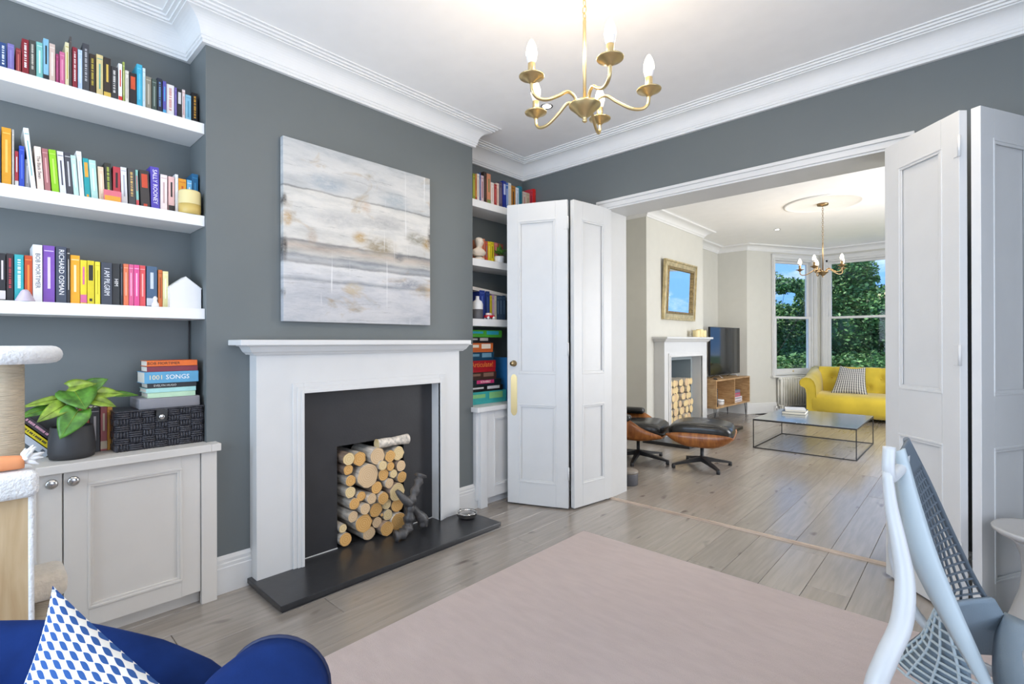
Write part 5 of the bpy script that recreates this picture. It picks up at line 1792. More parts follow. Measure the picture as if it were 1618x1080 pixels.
MB(OO).tube(tower, [0.010 + 0.010 * min(1, i / 18) for i in range(len(tower))], 14).build('support_tower', M['chairwhite'], oc)
MB(OO).tube(smooth_path([(-0.140, 1.416, 1.010), (-0.141, 1.408, 0.969), (-0.139, 1.418, 0.940), (-0.130, 1.46, 0.945), (-0.124, 1.50, 0.955), (-0.124, 1.55, 0.975), (-0.125, 1.60, 0.96)], 4), 0.0125, 12).build('tower_head', M['chairwhite'], oc)
tower2 = smooth_path([(-0.125, 1.60, 0.955), (-0.145, 1.68, 0.85), (-0.165, 1.78, 0.72), (-0.17, 1.84, 0.6), (-0.12, 1.85, 0.46), (0.0, 1.80, 0.40), (0.2, 1.74, 0.40)], 5)
MB(OO).tube(tower2, 0.013, 12).build('support_tower', M['chairwhite'], oc)
rows = []
st_ = MB(OO)
for j in range(13):
    v = j / 12 * 2 - 1
    r_ = []
    for i in range(13):
        u = i / 12 * 2 - 1
        x = 0.30 + 0.25 * u * (1 - 0.06 * v * v)
        y = 1.75 + 0.245 * v * (1 - 0.06 * u * u)
        z = 0.455 - 0.05 * max(0, u) ** 3 - 0.02 * (1 - v * v) + 0.03 * max(0, -u) ** 3
        r_.append((x, y, z))
    rows.append(r_)
st_.grid(rows)
so_ = st_.build('seat', M['seatfab'], oc)
sm = so_.modifiers.new('thick', 'SOLIDIFY')
sm.thickness = 0.055
sm.offset = -1
lw = MB(OO)
lw.grid([[q + Vector((0.012, 0, 0.004)) for q in r_[1:]] for r_ in fine[int(len(fine) * 0.64):]])
lo_ = lw.build('lumbar_panel', M['seatfab'], oc)
sm = lo_.modifiers.new('thick', 'SOLIDIFY')
sm.thickness = 0.012
MB(OO).rbox(0.075, 0.30, 1.44, 1.52, 0.575, 0.60, 0.011, 3).build('armrest', M['chairwhite'], oc)
MB(OO).rbox(0.12, 0.32, 1.985, 2.055, 0.575, 0.60, 0.011, 3).build('armrest', M['chairwhite'], oc)
for yy in (1.475, 2.02):
    MB(OO).tube([(0.22, yy, 0.58), (0.24, yy, 0.45), (0.27, 1.72 + (yy - 1.72) * 0.6, 0.39)], 0.014, 10).build('armrest_stalk', M['chairwhite'], oc)
MB(OO).lathe([(0.035, 0.10), (0.03, 0.26), (0.022, 0.27), (0.022, 0.37), (0.07, 0.38), (0.07, 0.40)], (0.28, 1.72, 0), 18).build('gas_column', M['grey_plastic'], oc)
for k in range(5):
    a = R(20 + 72 * k)
    e = Vector((0.28 + 0.30 * math.cos(a), 1.72 + 0.30 * math.sin(a), 0.085))
    MB(OO).tube([(0.28, 1.72, 0.12), e.lerp(Vector((0.28, 1.72, 0.11)), 0.4), e], [0.028, 0.024, 0.018], 10).build('base_spoke', M['chairwhite'], oc)
    MB(OO).lathe([(0.03, -0.018), (0.033, -0.010), (0.033, 0.010), (0.03, 0.018)], (e.x, e.y, 0.045), 16, True, 'y').build('caster', M['grey_plastic'], oc)

# pedestal stool
stl = thing('pedestal_stool', 'grey moulded pedestal stool with a flared round top beside the door', 'stool', (0.218, 2.895, 0.0))
MB().lathe([(0.150, 0.0), (0.152, 0.01), (0.140, 0.05), (0.110, 0.14), (0.082, 0.24), (0.074, 0.32), (0.078, 0.38), (0.095, 0.43), (0.12, 0.455)], n=40).build('pedestal', M['stool'], stl)
MB().lathe([(0.118, 0.452), (0.150, 0.466), (0.162, 0.476), (0.165, 0.486), (0.160, 0.492), (0.150, 0.490), (0.001, 0.486)], n=40).build('seat_rim', M['stool'], stl)

# ------------------------------------------------------------------ far room: fireplace
h2 = thing('hearth', 'black slate hearth of the far fireplace behind the lounge chair', 'hearth', (-2.7, 6.6, 0))
MB((-2.7, 6.6, 0)).box(X2C + 0.001, -2.42, 5.66, 7.50, 0.0, 0.04, 0.003).build('slab', M['slate'], h2)
f2 = thing('fireplace_surround', 'white fireplace surround with a mirror above in the far room', 'fireplace', (-2.95, 6.67, 0.04))
o = (-2.95, 6.67, 0.04)
XF2 = -2.88
MB(o).box(X2C, XF2, 5.975, 6.135, 0.04, 1.05).build('leg', M['white'], f2)
MB(o).box(X2C, XF2, 7.15, 7.355, 0.04, 1.05).build('leg', M['white'], f2)
MB(o).box(X2C, XF2, 5.975, 7.355, 1.05, 1.25).build('frieze', M['white'], f2)
mm = MB(o)
for wd, x in ((0.05, 0.012), (0.02, 0.02)):
    mm.box(XF2, XF2 + x, 6.135 - wd, 6.135, 0.04, 1.05 + wd, 0.002).box(XF2, XF2 + x, 7.15, 7.15 + wd, 0.04, 1.05 + wd, 0.002).box(XF2, XF2 + x, 6.135, 7.15, 1.05, 1.05 + wd, 0.002)
mm.build('inner_moulding', M['white'], f2)
bd = MB(o)
sweep([(X2C, 7.355), (XF2, 7.355), (XF2, 5.975), (X2C, 5.975)], [(0, 1.25), (0.015, 1.25), (0.03, 1.265), (0.042, 1.285), (0.055, 1.29), (0, 1.29)], False, bd)
bd.build('bed_moulding', M['white'], f2)
MB(o).box(X2C, XF2 + 0.07, 5.91, 7.425, 1.29, 1.316, 0.003).build('mantel_shelf', M['white'], f2)
fbx = MB(o).box(-3.355, -3.345, 6.135, 7.15, 0.0, 1.05).box(-3.345, X2C, 6.136, 6.17, 0, 1.05).box(-3.345, X2C, 7.115, 7.149, 0, 1.05).box(-3.345, X2C, 6.17, 7.115, 1.0, 1.049).box(-3.345, X2C, 6.17, 7.115, 0.0, 0.038)
fbx.build('firebox', mat('blue_grey_fireback', (0.30, 0.35, 0.37), 0.7), f2)
rl = random.Random(9)
k = 0
rowz = 0.095
lays = []
while rowz < 0.76:
    y = 6.30 + rl.uniform(0, 0.05)
    while y < 7.02:
        r = rl.uniform(0.042, 0.058)
        lays.append((y + r, rowz, r))
        y += 2 * r + 0.004
    rowz += 0.098
LR = ['bottom', 'second', 'third', 'fourth', 'fifth', 'sixth', 'top']
cnt = {}
for (y, z, r) in lays:
    row = LR[min(6, int((z - 0.09) / 0.098))]
    cnt[row] = cnt.get(row, 0) + 1
    lg = thing('log', 'cut birch log %s along in the %s row of the far fireplace' % (ORD[cnt[row] - 1], row), 'log', (-2.98 + rl.uniform(-0.02, 0.03), y, z), 0, 'cut logs in the far fireplace')
    MB().lathe([(r * 0.97, -0.22), (r, 0.0)], n=14, cap=False, axis='x').build('bark', M['bark'], lg)
    MB().lathe([(r, -0.002), (r * 0.96, 0.001)], n=14, axis='x').build('cut_face', M['cut_a'] if k % 3 else M['cut_c'], lg)
    k += 1

mr = thing('wall_mirror', 'gilt framed mirror above the far mantel reflecting blue sky', 'mirror', (X2C, 6.71, 1.55))
mr.rotation_euler = (0, R(2.5), 0)
MY0, MY1, MZ0, MZ1 = -0.535, 0.47, 0.0, 0.80
fw_ = 0.15
def frame_ring(mb, w0, w1, x0, x1):
    for (a, b_, c, d) in ((MY0 + w0, MY1 - w0, MZ1 - w1, MZ1 - w0), (MY0 + w0, MY1 - w0, MZ0 + w0, MZ0 + w1), (MY0 + w0, MY0 + w1, MZ0 + w1, MZ1 - w1), (MY1 - w1, MY1 - w0, MZ0 + w1, MZ1 - w1)):
        mb.box(x0, x1, a, b_, c, d, 0.004)
fm = MB()
frame_ring(fm, 0.0, 0.025, 0.001, 0.045)
frame_ring(fm, 0.025, 0.085, 0.001, 0.034)
fm.build('outer_frame', M['gilt'], mr)
fm = MB()
frame_ring(fm, 0.085, 0.115, 0.001, 0.042)
fm.build('inner_frame', M['giltdark'], mr)
MB().box(0.002, 0.012, MY0 + 0.11, MY1 - 0.11, MZ0 + 0.11, MZ1 - 0.11).build('mirror_glass', M['mirror'], mr)
for i, (yy, hh, rr_) in enumerate(((7.03, 0.10, 0.05), (7.15, 0.115, 0.05), (7.26, 0.10, 0.05))):
    cd_ = thing('candle', 'ivory pillar candle on the far mantel, %s of three' % ORD[i], 'candle', (-2.90, yy, 1.316), 0, 'pillar candles on the far mantel')
    MB().lathe([(rr_ - 0.003, 0.0), (rr_, 0.004), (rr_, hh - 0.004), (rr_ - 0.004, hh), (rr_ - 0.012, hh - 0.004), (0.001, hh - 0.006)], n=22).build('wax', M['wax'], cd_)
    MB().tube([(0, 0, hh - 0.008), (0.002, 0.001, hh + 0.008)], 0.0015, 6).build('wick', M['cable'], cd_)

# ------------------------------------------------------------------ lounge chair and ottoman
def shell_loft(name, root, xs, zb, zt, wfun, m, pw=4.0, n=17, th=0.012):
    rows = []
    for x, b_, t in zip(xs, zb, zt):
        w_ = wfun(x)
        r_ = []
        for j in range(n):
            v = j / (n - 1) * 2 - 1
            r_.append((x, w_ * (1 - (1 - abs(v)) ** 2) * (1 if v > 0 else -1) if False else w_ * math.sin(v * math.pi / 2) , b_ + (t - b_) * abs(v) ** pw))
        rows.append(r_)
    b = MB()
    b.grid(rows)
    o_ = b.build(name, m, root)
    s_ = o_.modifiers.new('thick', 'SOLIDIFY')
    s_.thickness = th
    return o_


def pad(name, root, x0, x1, w0, z0, z1, m, edge=0.3, n=20, tilt=0.0):
    """leather cushion: superellipse outline, domed top"""
    rows = []
    N = 40
    prof = [(0.93, 0.0), (0.985, 0.12), (1.0, 0.35), (1.0, 0.6), (0.975, 0.8), (0.90, 0.92), (0.7, 0.975), (0.4, 1.0), (0.15, 0.985), (0.02, 0.93)]
    cx = (x0 + x1) / 2
    for s, zz in prof:
        r_ = []
        for k in range(N):
            a = 2 * math.pi * k / N
            c, sn = math.cos(a), math.sin(a)
            e = 2 / 4.5
            px = (x1 - x0) / 2 * s * (abs(c) ** e) * (1 if c >= 0 else -1)
            py = w0 * s * (abs(sn) ** e) * (1 if sn >= 0 else -1)
            dz = -0.35 * (z1 - z0) * (abs(px) / ((x1 - x0) / 2)) ** 3 * edge
            r_.append((cx + px, py, z0 + (z1 - z0) * zz + dz + tilt * px))
        rows.append(r_)
    b = MB()
    o_ = b.grid(rows, True)
    b.f += [[o_ + k for k in range(N)][::-1], [o_ + (len(prof) - 1) * N + k for k in range(N)]]
    b.sm += [True, True]
    return b.build(name, m, root)


def star_base(root, arms, rad, zt, a0):
    MB().lathe([(0.028, 0.06), (0.028, 0.10), (0.018, 0.105), (0.018, zt), (0.09, zt + 0.002), (0.09, zt + 0.012)], n=18).build('column', M['blackmetal'], root)
    for k in range(arms):
        a = a0 + 2 * math.pi * k / arms
        c, s = math.cos(a), math.sin(a)
        b = MB()
        rows = []
        for r, w_, z0, z1 in ((0.02, 0.024, 0.055, 0.105), (0.15, 0.020, 0.045, 0.075), (rad, 0.014, 0.026, 0.042)):
            rows.append([(r * c - w_ * s, r * s + w_ * c, z0), (r * c - w_ * s, r * s + w_ * c, z1), (r * c + w_ * s, r * s - w_ * c, z1), (r * c + w_ * s, r * s - w_ * c, z0)])
        o_ = b.grid(rows, True, False)
        b.f.append([o_ + 8 + q for q in range(4)])
        b.sm.append(False)
        arm = b.build('base_arm', M['blackmetal'], root)
        MB().lathe([(0.016, 0.0), (0.018, 0.003), (0.018, 0.032), (0.012, 0.042)], (rad * c * 0.97, rad * s * 0.97, 0), 14).build('glide', M['blackmetal'], arm)


ot = thing('ottoman', 'black leather ottoman with rosewood shell on a four-star base', 'ottoman', (-1.995, 4.965, 0), R(15))
xs = [-0.30 + 0.60 * i / 14 for i in range(15)]
shell_loft('wood_shell', ot, xs, [0.230 + 0.11 * abs(x / 0.30) ** 3.2 for x in xs], [0.375 - 0.02 * abs(x / 0.30) ** 4 for x in xs], lambda x: 0.265, M['walnut'], 5.0)
pad('leather_cushion', ot, -0.302, 0.302, 0.268, 0.345, 0.468, M['leather'], 0.9)
for bx_, by_ in ((-0.1, 0.0), (0.1, 0.0)):
    MB().lathe([(0.012, 0.455), (0.010, 0.461), (0.001, 0.462)], (bx_, by_, 0), 12).build('button', M['leather'], ot)
star_base(ot, 4, 0.31, 0.235, R(35))

lc = thing('lounge_chair', 'black leather lounge chair with rosewood shell half behind the door leaf', 'lounge chair', (-2.62, 4.815, 0), R(15))
xs = [-0.40 + 0.70 * i / 14 for i in range(15)]
shell_loft('seat_shell', lc, xs, [0.235 + 0.05 * max(0, x / 0.30) ** 2 for x in xs], [0.485 - 0.115 * (1 / (1 + math.exp(-(x - 0.05) * 22))) - 0.05 * max(0, x / 0.30) ** 2 for x in xs], lambda x: 0.33 - 0.02 * max(0, x / 0.30) ** 3, M['walnut'], 5.0)
pad('seat_cushion', lc, -0.30, 0.30, 0.27, 0.305, 0.425, M['leather'], 0.9, tilt=0.06)
for s in (-1, 1):
    MB().rbox(-0.34, 0.0, s * 0.30 - 0.055, s * 0.30 + 0.055, 0.445, 0.515, 0.032, 4).build('armrest', M['leather'], lc)


def back_panel(z0, z1, x0, lean, w0, nm):
    rows = []
    for i in range(9):
        t = i / 8
        z = z0 + (z1 - z0) * t
        r_ = []
        for j in range(11):
            v = j / 10 * 2 - 1
            ww = w0 * (1 - 0.12 * abs(2 * t - 1) ** 3)
            r_.append((x0 - lean * (z - z0) + 0.09 * v * v, ww * v, z))
        rows.append(r_)
    b = MB()
    b.grid(rows)
    p = b.build(nm + '_shell', M['walnut'], lc)
    p.modifiers.new('thick', 'SOLIDIFY').thickness = 0.012
    b = MB()
    b.grid([[(q[0] + 0.05, q[1] * 0.93, q[2]) for q in r_] for r_ in rows])
    p = b.build(nm + '_cushion', M['leather'], lc)
    p.modifiers.new('thick', 'SOLIDIFY').thickness = 0.07


back_panel(0.42, 0.66, -0.42, 0.35, 0.36, 'lower_back')
back_panel(0.68, 0.90, -0.53, 0.35, 0.34, 'upper_back')
star_base(lc, 5, 0.34, 0.225, R(-15))

spk = thing('smart_speaker', 'low grey cylinder with pale top on the floor by the jamb', 'speaker', (-2.235, 3.93, 0))
MB().lathe([(0.078, 0.0), (0.082, 0.006), (0.084, 0.09), (0.084, 0.10)], n=30).build('body', M['grey_plastic'], spk)
MB().lathe([(0.086, 0.10), (0.086, 0.115), (0.080, 0.122), (0.001, 0.124)], n=30).build('top_cap', mat('taupe_plastic', (0.24, 0.21, 0.18), 0.4), spk)

# shoes by the hearth
for i, (x, y, rz) in enumerate(((-2.70, 7.40, 0.15), (-2.60, 7.26, 0.3))):
    sh_ = thing('shoe', 'dark shoe beside the far hearth, %s' % ('toe to the fireplace' if i == 0 else 'nearer the hearth edge'), 'shoe', (x, y, 0.04), rz, 'shoes beside the far hearth')
    MB().rbox(-0.13, 0.13, -0.042, 0.042, 0.0, 0.022, 0.009, 3).build('sole', M['ceramic'], sh_)
    rows = []
    for xx, w_, hgt in ((-0.125, 0.030, 0.075), (-0.08, 0.036, 0.082), (-0.02, 0.037, 0.078), (0.04, 0.039, 0.058), (0.09, 0.038, 0.046), (0.122, 0.022, 0.036)):
        rows.append([(xx, w_ * math.cos(math.pi * q / 8), 0.02 + hgt * math.sin(math.pi * q / 8)) for q in range(9)])
    b = MB()
    b.grid(rows)
    b.build('upper', M['blackmetal'], sh_)

# ------------------------------------------------------------------ television unit and television
ax_ = Vector((0.065, 1.35, 0)).normalized()          # along the unit front
ang = math.atan2(-ax_.x, ax_.y)                    # local y runs along the front, local x towards the room
tu = thing('media_unit', 'oak media unit with open cubbies on black hairpin legs', 'media unit', (-2.8325, 8.355, 0), ang)
UL, UD, Z0, Z1 = 0.675, 0.40, 0.225, 0.665
tk = 0.022
MB().box(-UD, 0.0, -UL, UL, Z1 - tk, Z1, 0.001).build('unit_top', M['oak'], tu)
MB().box(-UD, 0.0, -UL, UL, Z0, Z0 + tk, 0.001).build('unit_bottom', M['oak'], tu)
for yy in (-UL, -tk / 2 + 0.03, UL - tk):
    MB().box(-UD, -0.001, yy, yy + tk, Z0 + tk, Z1 - tk, 0.001).build('unit_side' if abs(yy) > 0.2 else 'unit_divider', M['oak'], tu)
MB().box(-UD, -UD + 0.012, -UL + tk, UL - tk, Z0 + tk, Z1 - tk).build('unit_back', M['oak'], tu)
for xx in (-UD + 0.04, -0.05):
    for yy in (-UL + 0.07, UL - 0.07):
        s = 1 if yy > 0 else -1
        lg = MB()
        lg.tube([(xx, yy - 0.04, Z0), (xx, yy + 0.02 * s, 0.004), (xx, yy + 0.04, Z0)], 0.005, 8)
        lg.build('hairpin_leg', M['blackmetal'], tu)
MU = Matrix.Translation((-2.8325, 8.355, 0)) @ Matrix.Rotation(ang, 4, 'Z')


def on_unit(name, label, cat, lx, ly, lz, rz=0.0, group=None):
    p = MU @ Vector((lx, ly, lz))
    return thing(name, label, cat, p, ang + rz, group)


tv = on_unit('television', 'flat television with dark glossy screen on the oak media unit', 'television', -0.17, 0.06, Z1)
MB().box(-0.02, 0.012, -0.59, 0.59, 0.05, 0.82, 0.003).build('casing', M['blackmetal'], tv)
MB().box(0.0115, 0.0135, -0.582, 0.582, 0.060, 0.812).build('screen', M['screen'], tv)
for s in (-1, 1):
    MB().tube([(0.10, s * 0.33, 0.005), (0.0, s * 0.30, 0.065), (-0.10, s * 0.33, 0.005)], 0.006, 8).build('stand_foot', M['nickel'], tv)
rc = on_unit('remote_control', 'black remote controls resting on the media unit top', 'remote', -0.08, -0.52, Z1, 0.5)
MB().rbox(-0.022, 0.022, -0.08, 0.08, 0.0, 0.016, 0.006, 3).build('remote_body', M['blackmetal'], rc)
bt_ = MB()
for i in range(4):
    for j in range(2):
        bt_.box(-0.014 + j * 0.018, -0.004 + j * 0.018, -0.06 + i * 0.03, -0.045 + i * 0.03, 0.016, 0.0175)
bt_.build('remote_buttons', M['grey_plastic'], rc)
zf = Z0 + tk
for i, (ly, w_, h_, col, lab) in enumerate(((-0.61, 0.022, 0.31, 'dcd8d0', 'white magazine file upright in the near cubby of the media unit'), (-0.565, 0.022, 0.28, '2b2a30', 'black upright book in the near cubby of the media unit'), (0.085, 0.022, 0.31, 'd9d5cc', 'white upright book against the media unit divider'))):
    bk = make_book(w_, h_, 0.2, col, 'a8a8a8', '', 3)
    p = MU @ Vector((-0.03, ly, zf + 0.0005))
    bk.location = p
    bk.rotation_euler = (0, 0, ang)
    tag(bk, lab, 'book', 'books inside the media unit')
pbw = on_unit('small_pot', 'small white pot inside the near cubby of the media unit', 'pot', -0.12, -0.26, zf)
MB().lathe([(0.05, 0.0), (0.06, 0.01), (0.064, 0.06), (0.06, 0.085), (0.056, 0.085), (0.055, 0.02), (0.001, 0.015)], n=22).build('pot_body', M['ceramic'], pbw)
MB().lathe([(0.061, 0.05), (0.066, 0.052), (0.066, 0.06), (0.061, 0.062)], n=22, cap=False).build('rim_band', M['grey_plastic'], pbw)
for i, (z_, col, lab) in enumerate(((0.0, 'e6dfe0', 'white folded magazines at the bottom of the far cubby'), (0.045, 'd8d4dc', 'pale magazines in the far cubby pile'), (0.09, 'c2506a', 'pink boxed set in the far cubby pile'), (0.155, '6a7080', 'grey boxed set on top of the far cubby pile'))):
    w_ = 0.16 - 0.05 * (i > 1)
    g = on_unit('magazine_stack' if i < 2 else 'boxed_set', lab, 'magazines' if i < 2 else 'box', -0.12, 0.30 - 0.03 * (i > 1), zf + z_ + 0.0005)
    hgt = (0.0445, 0.0445, 0.0645, 0.05)[i]
    MB().box(-0.09, 0.07, -w_, w_, 0.0, hgt, 0.003).build('pile_body', plain(col), g)
    MB().box(0.07, 0.0706, -w_ * 0.8, w_ * 0.8, hgt * 0.3, hgt * 0.6).build('spine_print', plain('8a8088'), g)

# ------------------------------------------------------------------ radiator under the bay side window
bdir = (BP1 - BP0).normalized()
bn = Vector((bdir.y, -bdir.x))
ra = BP0 + bdir * 0.62 + bn * 0.075
rad = thing('radiator', 'cream column radiator under the angled bay window', 'radiator', (ra.x, ra.y, 0), math.atan2(bdir.y, bdir.x))
for i in range(15):
    c = MB()
    xx = 0.03 + i * 0.055
    for yy in (-0.03, 0.03):
        c.tube([(xx, yy, 0.14), (xx, yy, 0.585)], 0.021, 10)
    c.tube([(xx, -0.035, 0.575), (xx, -0.02, 0.605), (xx, 0.02, 0.605), (xx, 0.035, 0.575)], 0.018, 10)
    c.tube([(xx, -0.035, 0.155), (xx, -0.02, 0.125), (xx, 0.02, 0.125), (xx, 0.035, 0.155)], 0.018, 10)
    c.build('column', M['radiator'], rad)
MB().tube([(0.0, 0, 0.13), (0.83, 0, 0.13)], 0.016, 10).tube([(0.0, 0, 0.595), (0.83, 0, 0.595)], 0.016, 10).build('header_pipe', M['radiator'], rad)
MB().tube([(-0.005, 0, 0.13), (-0.05, 0, 0.13), (-0.05, 0, 0.0)], 0.009, 8).build('supply_pipe', M['nickel'], rad)
for xx in (0.06, 0.77):
    MB().box(xx - 0.015, xx + 0.015, -0.03, 0.03, 0.0, 0.125).build('foot', M['radiator'], rad)

# ------------------------------------------------------------------ coffee table with books
cft = thing('coffee_table', 'thin black steel frame coffee table with grey metal top', 'coffee table', (-1.40, 6.86, 0))
CX, CY, CH, q = 0.51, 0.60, 0.342, 0.009
MB().box(-CX, CX, -CY, CY, CH - 0.008, CH, 0.001).build('table_top', M['zinc'], cft)
for sx in (-1, 1):
    for sy in (-1, 1):
        MB().box(sx * CX - q if sx > 0 else -CX, CX if sx > 0 else -CX + q, sy * CY - q if sy > 0 else -CY, CY if sy > 0 else -CY + q, 0, CH - 0.008).build('leg', M['blackmetal'], cft)
for sy in (-1, 1):
    yy = CY - q if sy > 0 else -CY
    MB().box(-CX + q, CX - q, yy, yy + q, 0, q).build('floor_rail', M['blackmetal'], cft)
    MB().box(-CX - 0.0005, CX + 0.0005, yy - 0.0005, yy + q + 0.0005, CH - 0.02, CH - 0.004).build('top_rail', M['blackmetal'], cft)
for sx in (-1, 1):
    xx = CX - q if sx > 0 else -CX
    MB().box(xx, xx + q, -CY + q, CY - q, 0, q).build('floor_rail', M['blackmetal'], cft)
    MB().box(xx - 0.0005, xx + q + 0.0005, -CY + q, CY - q, CH - 0.02, CH - 0.004).build('top_rail', M['blackmetal'], cft)
for i, (z0, t, sx, sy, rz, col, lab) in enumerate(((CH, 0.036, 0.13, 0.17, 0.12, '26323f', 'thick dark blue book at the bottom of the coffee table pair'), (CH + 0.0365, 0.022, 0.115, 0.155, 0.28, 'd9d7d4', 'thin white book on top of the coffee table pair'))):
    bk = MB().box(-sx, sx, -sy, sy, 0, 0.003).box(-sx, sx, -sy, sy, t - 0.003, t).box(-sx, -sx + 0.003, -sy, sy, 0.003, t - 0.003).build('book', plain(col, 0.35))
    MB().box(-sx + 0.004, sx - 0.004, -sy + 0.004, sy - 0.004, 0.003, t - 0.003).build('pages', M['pages'], bk)
    bk.location = (-1.66, 7.10, z0)
    bk.rotation_euler = (0, 0, rz)
    tag(bk, lab, 'book', 'books on the coffee table')

# ------------------------------------------------------------------ yellow sofa
sf = thing('sofa', 'yellow velvet sofa with scrolled arms and buttoned back in the bay', 'sofa', (-1.08, 9.72, 0))
# seat: rounded front that bows forward
rows = []
for i in range(25):
    u = i / 24 * 2 - 1
    x = 0.86 * u
    bow = 0.10 * (1 - u * u)
    r_ = []
    for (y, z) in ((0.15, 0.05), (-0.20 , 0.05), (-0.30 - bow * 0.9, 0.06), (-0.335 - bow, 0.14), (-0.345 - bow, 0.26), (-0.33 - bow, 0.33), (-0.285 - bow, 0.375), (-0.20 - bow * 0.5, 0.40), (0.0, 0.415), (0.25, 0.41)):
        r_.append((x, y, z))
    rows.append(r_)
b = MB()
b.grid(rows)
b.build('seat', M['yellow'], sf)
# tufted back
NXs, NZs = 85, 33
btn = []
for ri in range(5):
    btn.append((-0.68 + ri * 0.34, 0.645))
for ri in range(4):
    btn.append((-0.51 + ri * 0.34, 0.50))
rows = []
for j in range(NZs):
    t = j / (NZs - 1)
    r_ = []
    for i in range(NXs):
        u = i / (NXs - 1) * 2 - 1
        x = 0.88 * u
        if t < 0.8:
            z = 0.38 + 0.42 * t / 0.8
            y = 0.16 + 0.10 * t / 0.8 - 0.04 * math.sin(math.pi * t / 0.8)
            nrm = Vector((0, -1, 0.15))
        else:
            a = (t - 0.8) / 0.2 * math.pi
            z = 0.80 - 0.035 * (1 - math.cos(a * 0.5)) * 1.2 + 0.03 * math.sin(a)
            y = 0.26 + 0.07 * (1 - math.cos(a))
            nrm = Vector((0, -0.6, 0.8))
        d = 0.0
        for (bx_, bz_) in btn:
            rr_ = math.hypot(x - bx_, z - bz_)
            d += 0.05 * math.exp(-(rr_ / 0.055) ** 2) + 0.012 * math.exp(-((x - bx_) / 0.02) ** 2) * (1 if z > bz_ and bz_ > 0.6 else 0)
        r_.append(Vector((x, y, z)) - nrm * d)
    rows.append(r_)
b = MB()
b.grid(rows)
bo = b.build('backrest', M['yellow'], sf)
MB().box(-0.88, 0.88, 0.33, 0.385, 0.05, 0.76, 0.02).build('back_frame', M['yellow'], sf)
for (bx_, bz_) in btn:
    t = (bz_ - 0.38) / 0.42
    MB().lathe([(0.010, 0.0), (0.012, -0.005), (0.006, -0.010), (0.001, -0.011)], (bx_, 0.16 + 0.10 * t - 0.04 * math.sin(math.pi * t) + 0.028, bz_), 10, True, 'y').build('button', M['yellow'], bo)
for s in (-1, 1):
    prof = [(0.80, 0.05), (0.80, 0.40), (0.81, 0.52), (0.84, 0.60), (0.89, 0.645), (0.95, 0.655), (1.01, 0.635), (1.045, 0.595), (1.05, 0.55), (1.03, 0.51), (0.985, 0.49), (0.955, 0.46), (0.945, 0.38), (0.945, 0.05)]
    rows = []
    for y, k, dz in ((-0.335, 0.0, 0.0), (-0.35, 1.0, 0.0), (-0.34, 1.0, 0.0), (0.0, 1.0, 0.03), (0.36, 1.0, 0.11)):
        cxp = 0.88
        rows.append([(s * (cxp + (p[0] - cxp) * (1 if k else 0.85)), y, 0.10 + (p[1] - 0.10) * (1 + dz * 1.4 / 0.5) if k else p[1] * 0.96 + 0.01) for p in prof])
    b = MB()
    o_ = b.grid(rows, True)
    n_ = len(prof)
    b.f += [[o_ + k for k in range(n_)], [o_ + 4 * n_ + k for k in range(n_)]]
    b.sm += [False, False]
    b.build('arm', M['yellow'], sf)
for sx in (-0.85, 0.85):
    for sy in (-0.28, 0.32):
        MB().lathe([(0.02, 0.0), (0.03, 0.025), (0.032, 0.06)], (sx, sy, 0), 14).build('foot', M['blackmetal'], sf)
pillow('cushion', M['stripecushion'], [(-1.72, 9.60, 0.40), (-1.22, 9.60, 0.40), (-1.27, 9.80, 0.83), (-1.62, 9.80, 0.85)], 0.075, 'grey striped cushion with pointed corners on the yellow sofa', 'cushion', ear=0.10)
pillow('cushion', M['yellow'], [(-0.90, 9.62, 0.41), (-0.45, 9.62, 0.41), (-0.47, 9.82, 0.80), (-0.88, 9.82, 0.80)], 0.07, 'plain yellow cushion at the middle of the yellow sofa', 'cushion')

# ------------------------------------------------------------------ garden
struct('ground', MB().box(-60, 60, 11.5, 120, -2.4, -2.25), M['garden'], 'lawn outside the bay window', 'lawn')
LM = [mat('tree_leaf_a', (0.07, 0.17, 0.05), 0.5, var=0.5, scale=3), mat('tree_leaf_b', (0.15, 0.28, 0.08), 0.5, var=0.5, scale=3), mat('tree_leaf_c', (0.03, 0.085, 0.03), 0.5, var=0.5, scale=3)]


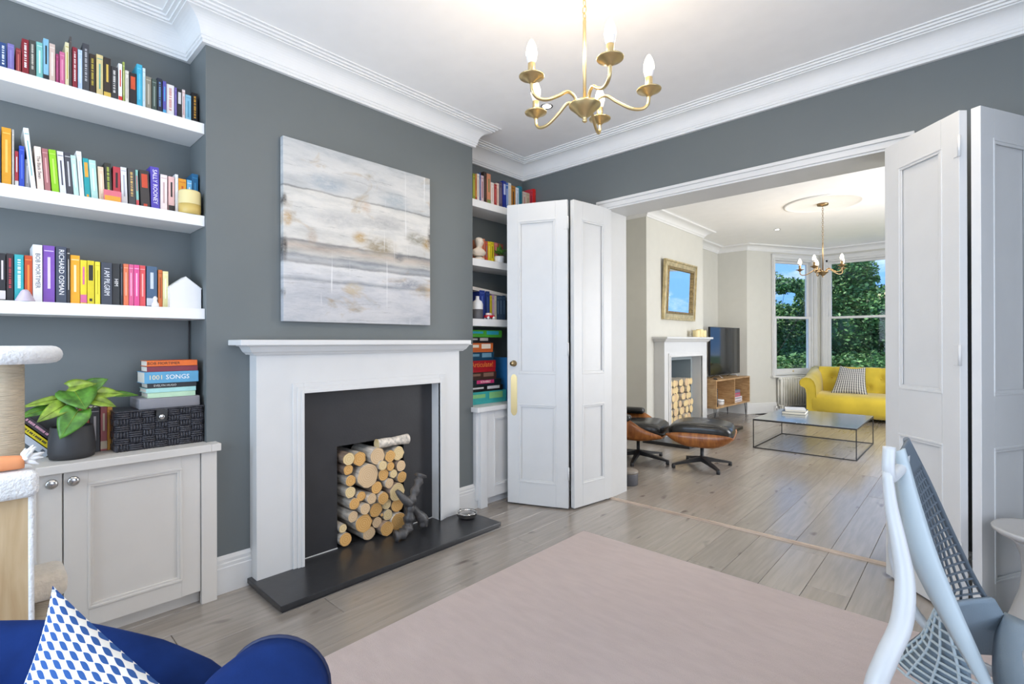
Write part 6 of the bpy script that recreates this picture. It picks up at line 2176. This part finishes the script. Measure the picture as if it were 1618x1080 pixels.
def tree(name, label, base, blobs, n, seed, cat='tree', limb=1.0):
    rnd = random.Random(seed)
    root = thing(name, label, cat, (base[0] * 2, base[1] * 2, -2.25))
    root.scale = (2, 2, 2)
    tops = [Vector(c) for c, _ in blobs]
    tk_ = MB()
    tk_.tube([(0, 0, 0), (0.05, 0, 1.0), (0.0, 0.05, 2.0)], [0.16 * limb, 0.12 * limb, 0.07 * limb], 10)
    for c in tops:
        tk_.tube([(0.0, 0.0, 0.9), c * 0.6 + Vector((0, 0, 0.2)), c], [0.06 * limb, 0.04 * limb, 0.02 * limb], 7)
    tk_.build('trunk', M['trunk'], root)
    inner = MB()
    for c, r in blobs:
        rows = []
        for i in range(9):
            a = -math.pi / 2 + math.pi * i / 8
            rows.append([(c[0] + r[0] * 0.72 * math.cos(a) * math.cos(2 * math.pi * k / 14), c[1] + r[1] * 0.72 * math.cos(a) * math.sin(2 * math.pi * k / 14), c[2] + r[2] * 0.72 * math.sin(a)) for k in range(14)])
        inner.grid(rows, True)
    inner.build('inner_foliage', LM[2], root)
    for q in range(2):
        b = MB()
        for i in range(n):
            c, r = blobs[rnd.randrange(len(blobs))]
            d = Vector((rnd.gauss(0, 1), rnd.gauss(0, 1), rnd.gauss(0, 1))).normalized()
            k = rnd.uniform(0.70, 1.06)
            p = Vector((c[0] + d.x * r[0] * k, c[1] + d.y * r[1] * k, c[2] + d.z * r[2] * k))
            u = Vector((rnd.gauss(0, 1), rnd.gauss(0, 1), rnd.gauss(0, 0.6))).normalized()
            v = u.cross(Vector((rnd.gauss(0, 1), rnd.gauss(0, 1), rnd.gauss(0, 1)))).normalized()
            s = rnd.uniform(0.04, 0.075)
            b.add([p - u * s, p + v * s * 0.5, p + u * s, p - v * s * 0.5], [(0, 1, 2, 3)])
        tag(b.build('leaves', LM[q], root), kind='stuff')
    return root


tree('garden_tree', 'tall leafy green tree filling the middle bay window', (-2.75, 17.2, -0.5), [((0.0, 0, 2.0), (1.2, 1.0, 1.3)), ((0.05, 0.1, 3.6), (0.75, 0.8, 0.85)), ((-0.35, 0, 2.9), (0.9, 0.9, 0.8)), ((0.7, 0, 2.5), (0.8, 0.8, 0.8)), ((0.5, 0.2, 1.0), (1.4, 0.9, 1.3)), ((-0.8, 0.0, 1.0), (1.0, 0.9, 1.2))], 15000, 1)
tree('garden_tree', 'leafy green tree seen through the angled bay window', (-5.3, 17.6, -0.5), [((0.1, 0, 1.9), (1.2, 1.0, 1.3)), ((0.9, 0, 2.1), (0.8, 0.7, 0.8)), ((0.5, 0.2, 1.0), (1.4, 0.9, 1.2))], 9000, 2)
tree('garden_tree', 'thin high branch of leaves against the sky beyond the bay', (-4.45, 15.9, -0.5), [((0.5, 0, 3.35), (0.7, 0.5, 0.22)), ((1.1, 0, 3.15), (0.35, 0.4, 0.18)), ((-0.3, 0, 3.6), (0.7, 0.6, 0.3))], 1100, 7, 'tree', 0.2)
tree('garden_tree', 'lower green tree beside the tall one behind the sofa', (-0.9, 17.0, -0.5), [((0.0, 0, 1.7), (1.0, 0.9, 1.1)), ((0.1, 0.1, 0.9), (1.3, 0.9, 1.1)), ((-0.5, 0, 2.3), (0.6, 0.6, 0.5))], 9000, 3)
tree('hedge_shrub', 'clipped green shrub at the foot of the garden trees', (-3.2, 15.4, -0.5), [((0.0, 0, 0.7), (1.2, 0.6, 0.75)), ((1.2, 0, 0.7), (1.2, 0.6, 0.75)), ((-1.2, 0, 0.65), (1.2, 0.6, 0.7))], 6000, 4, 'shrub')
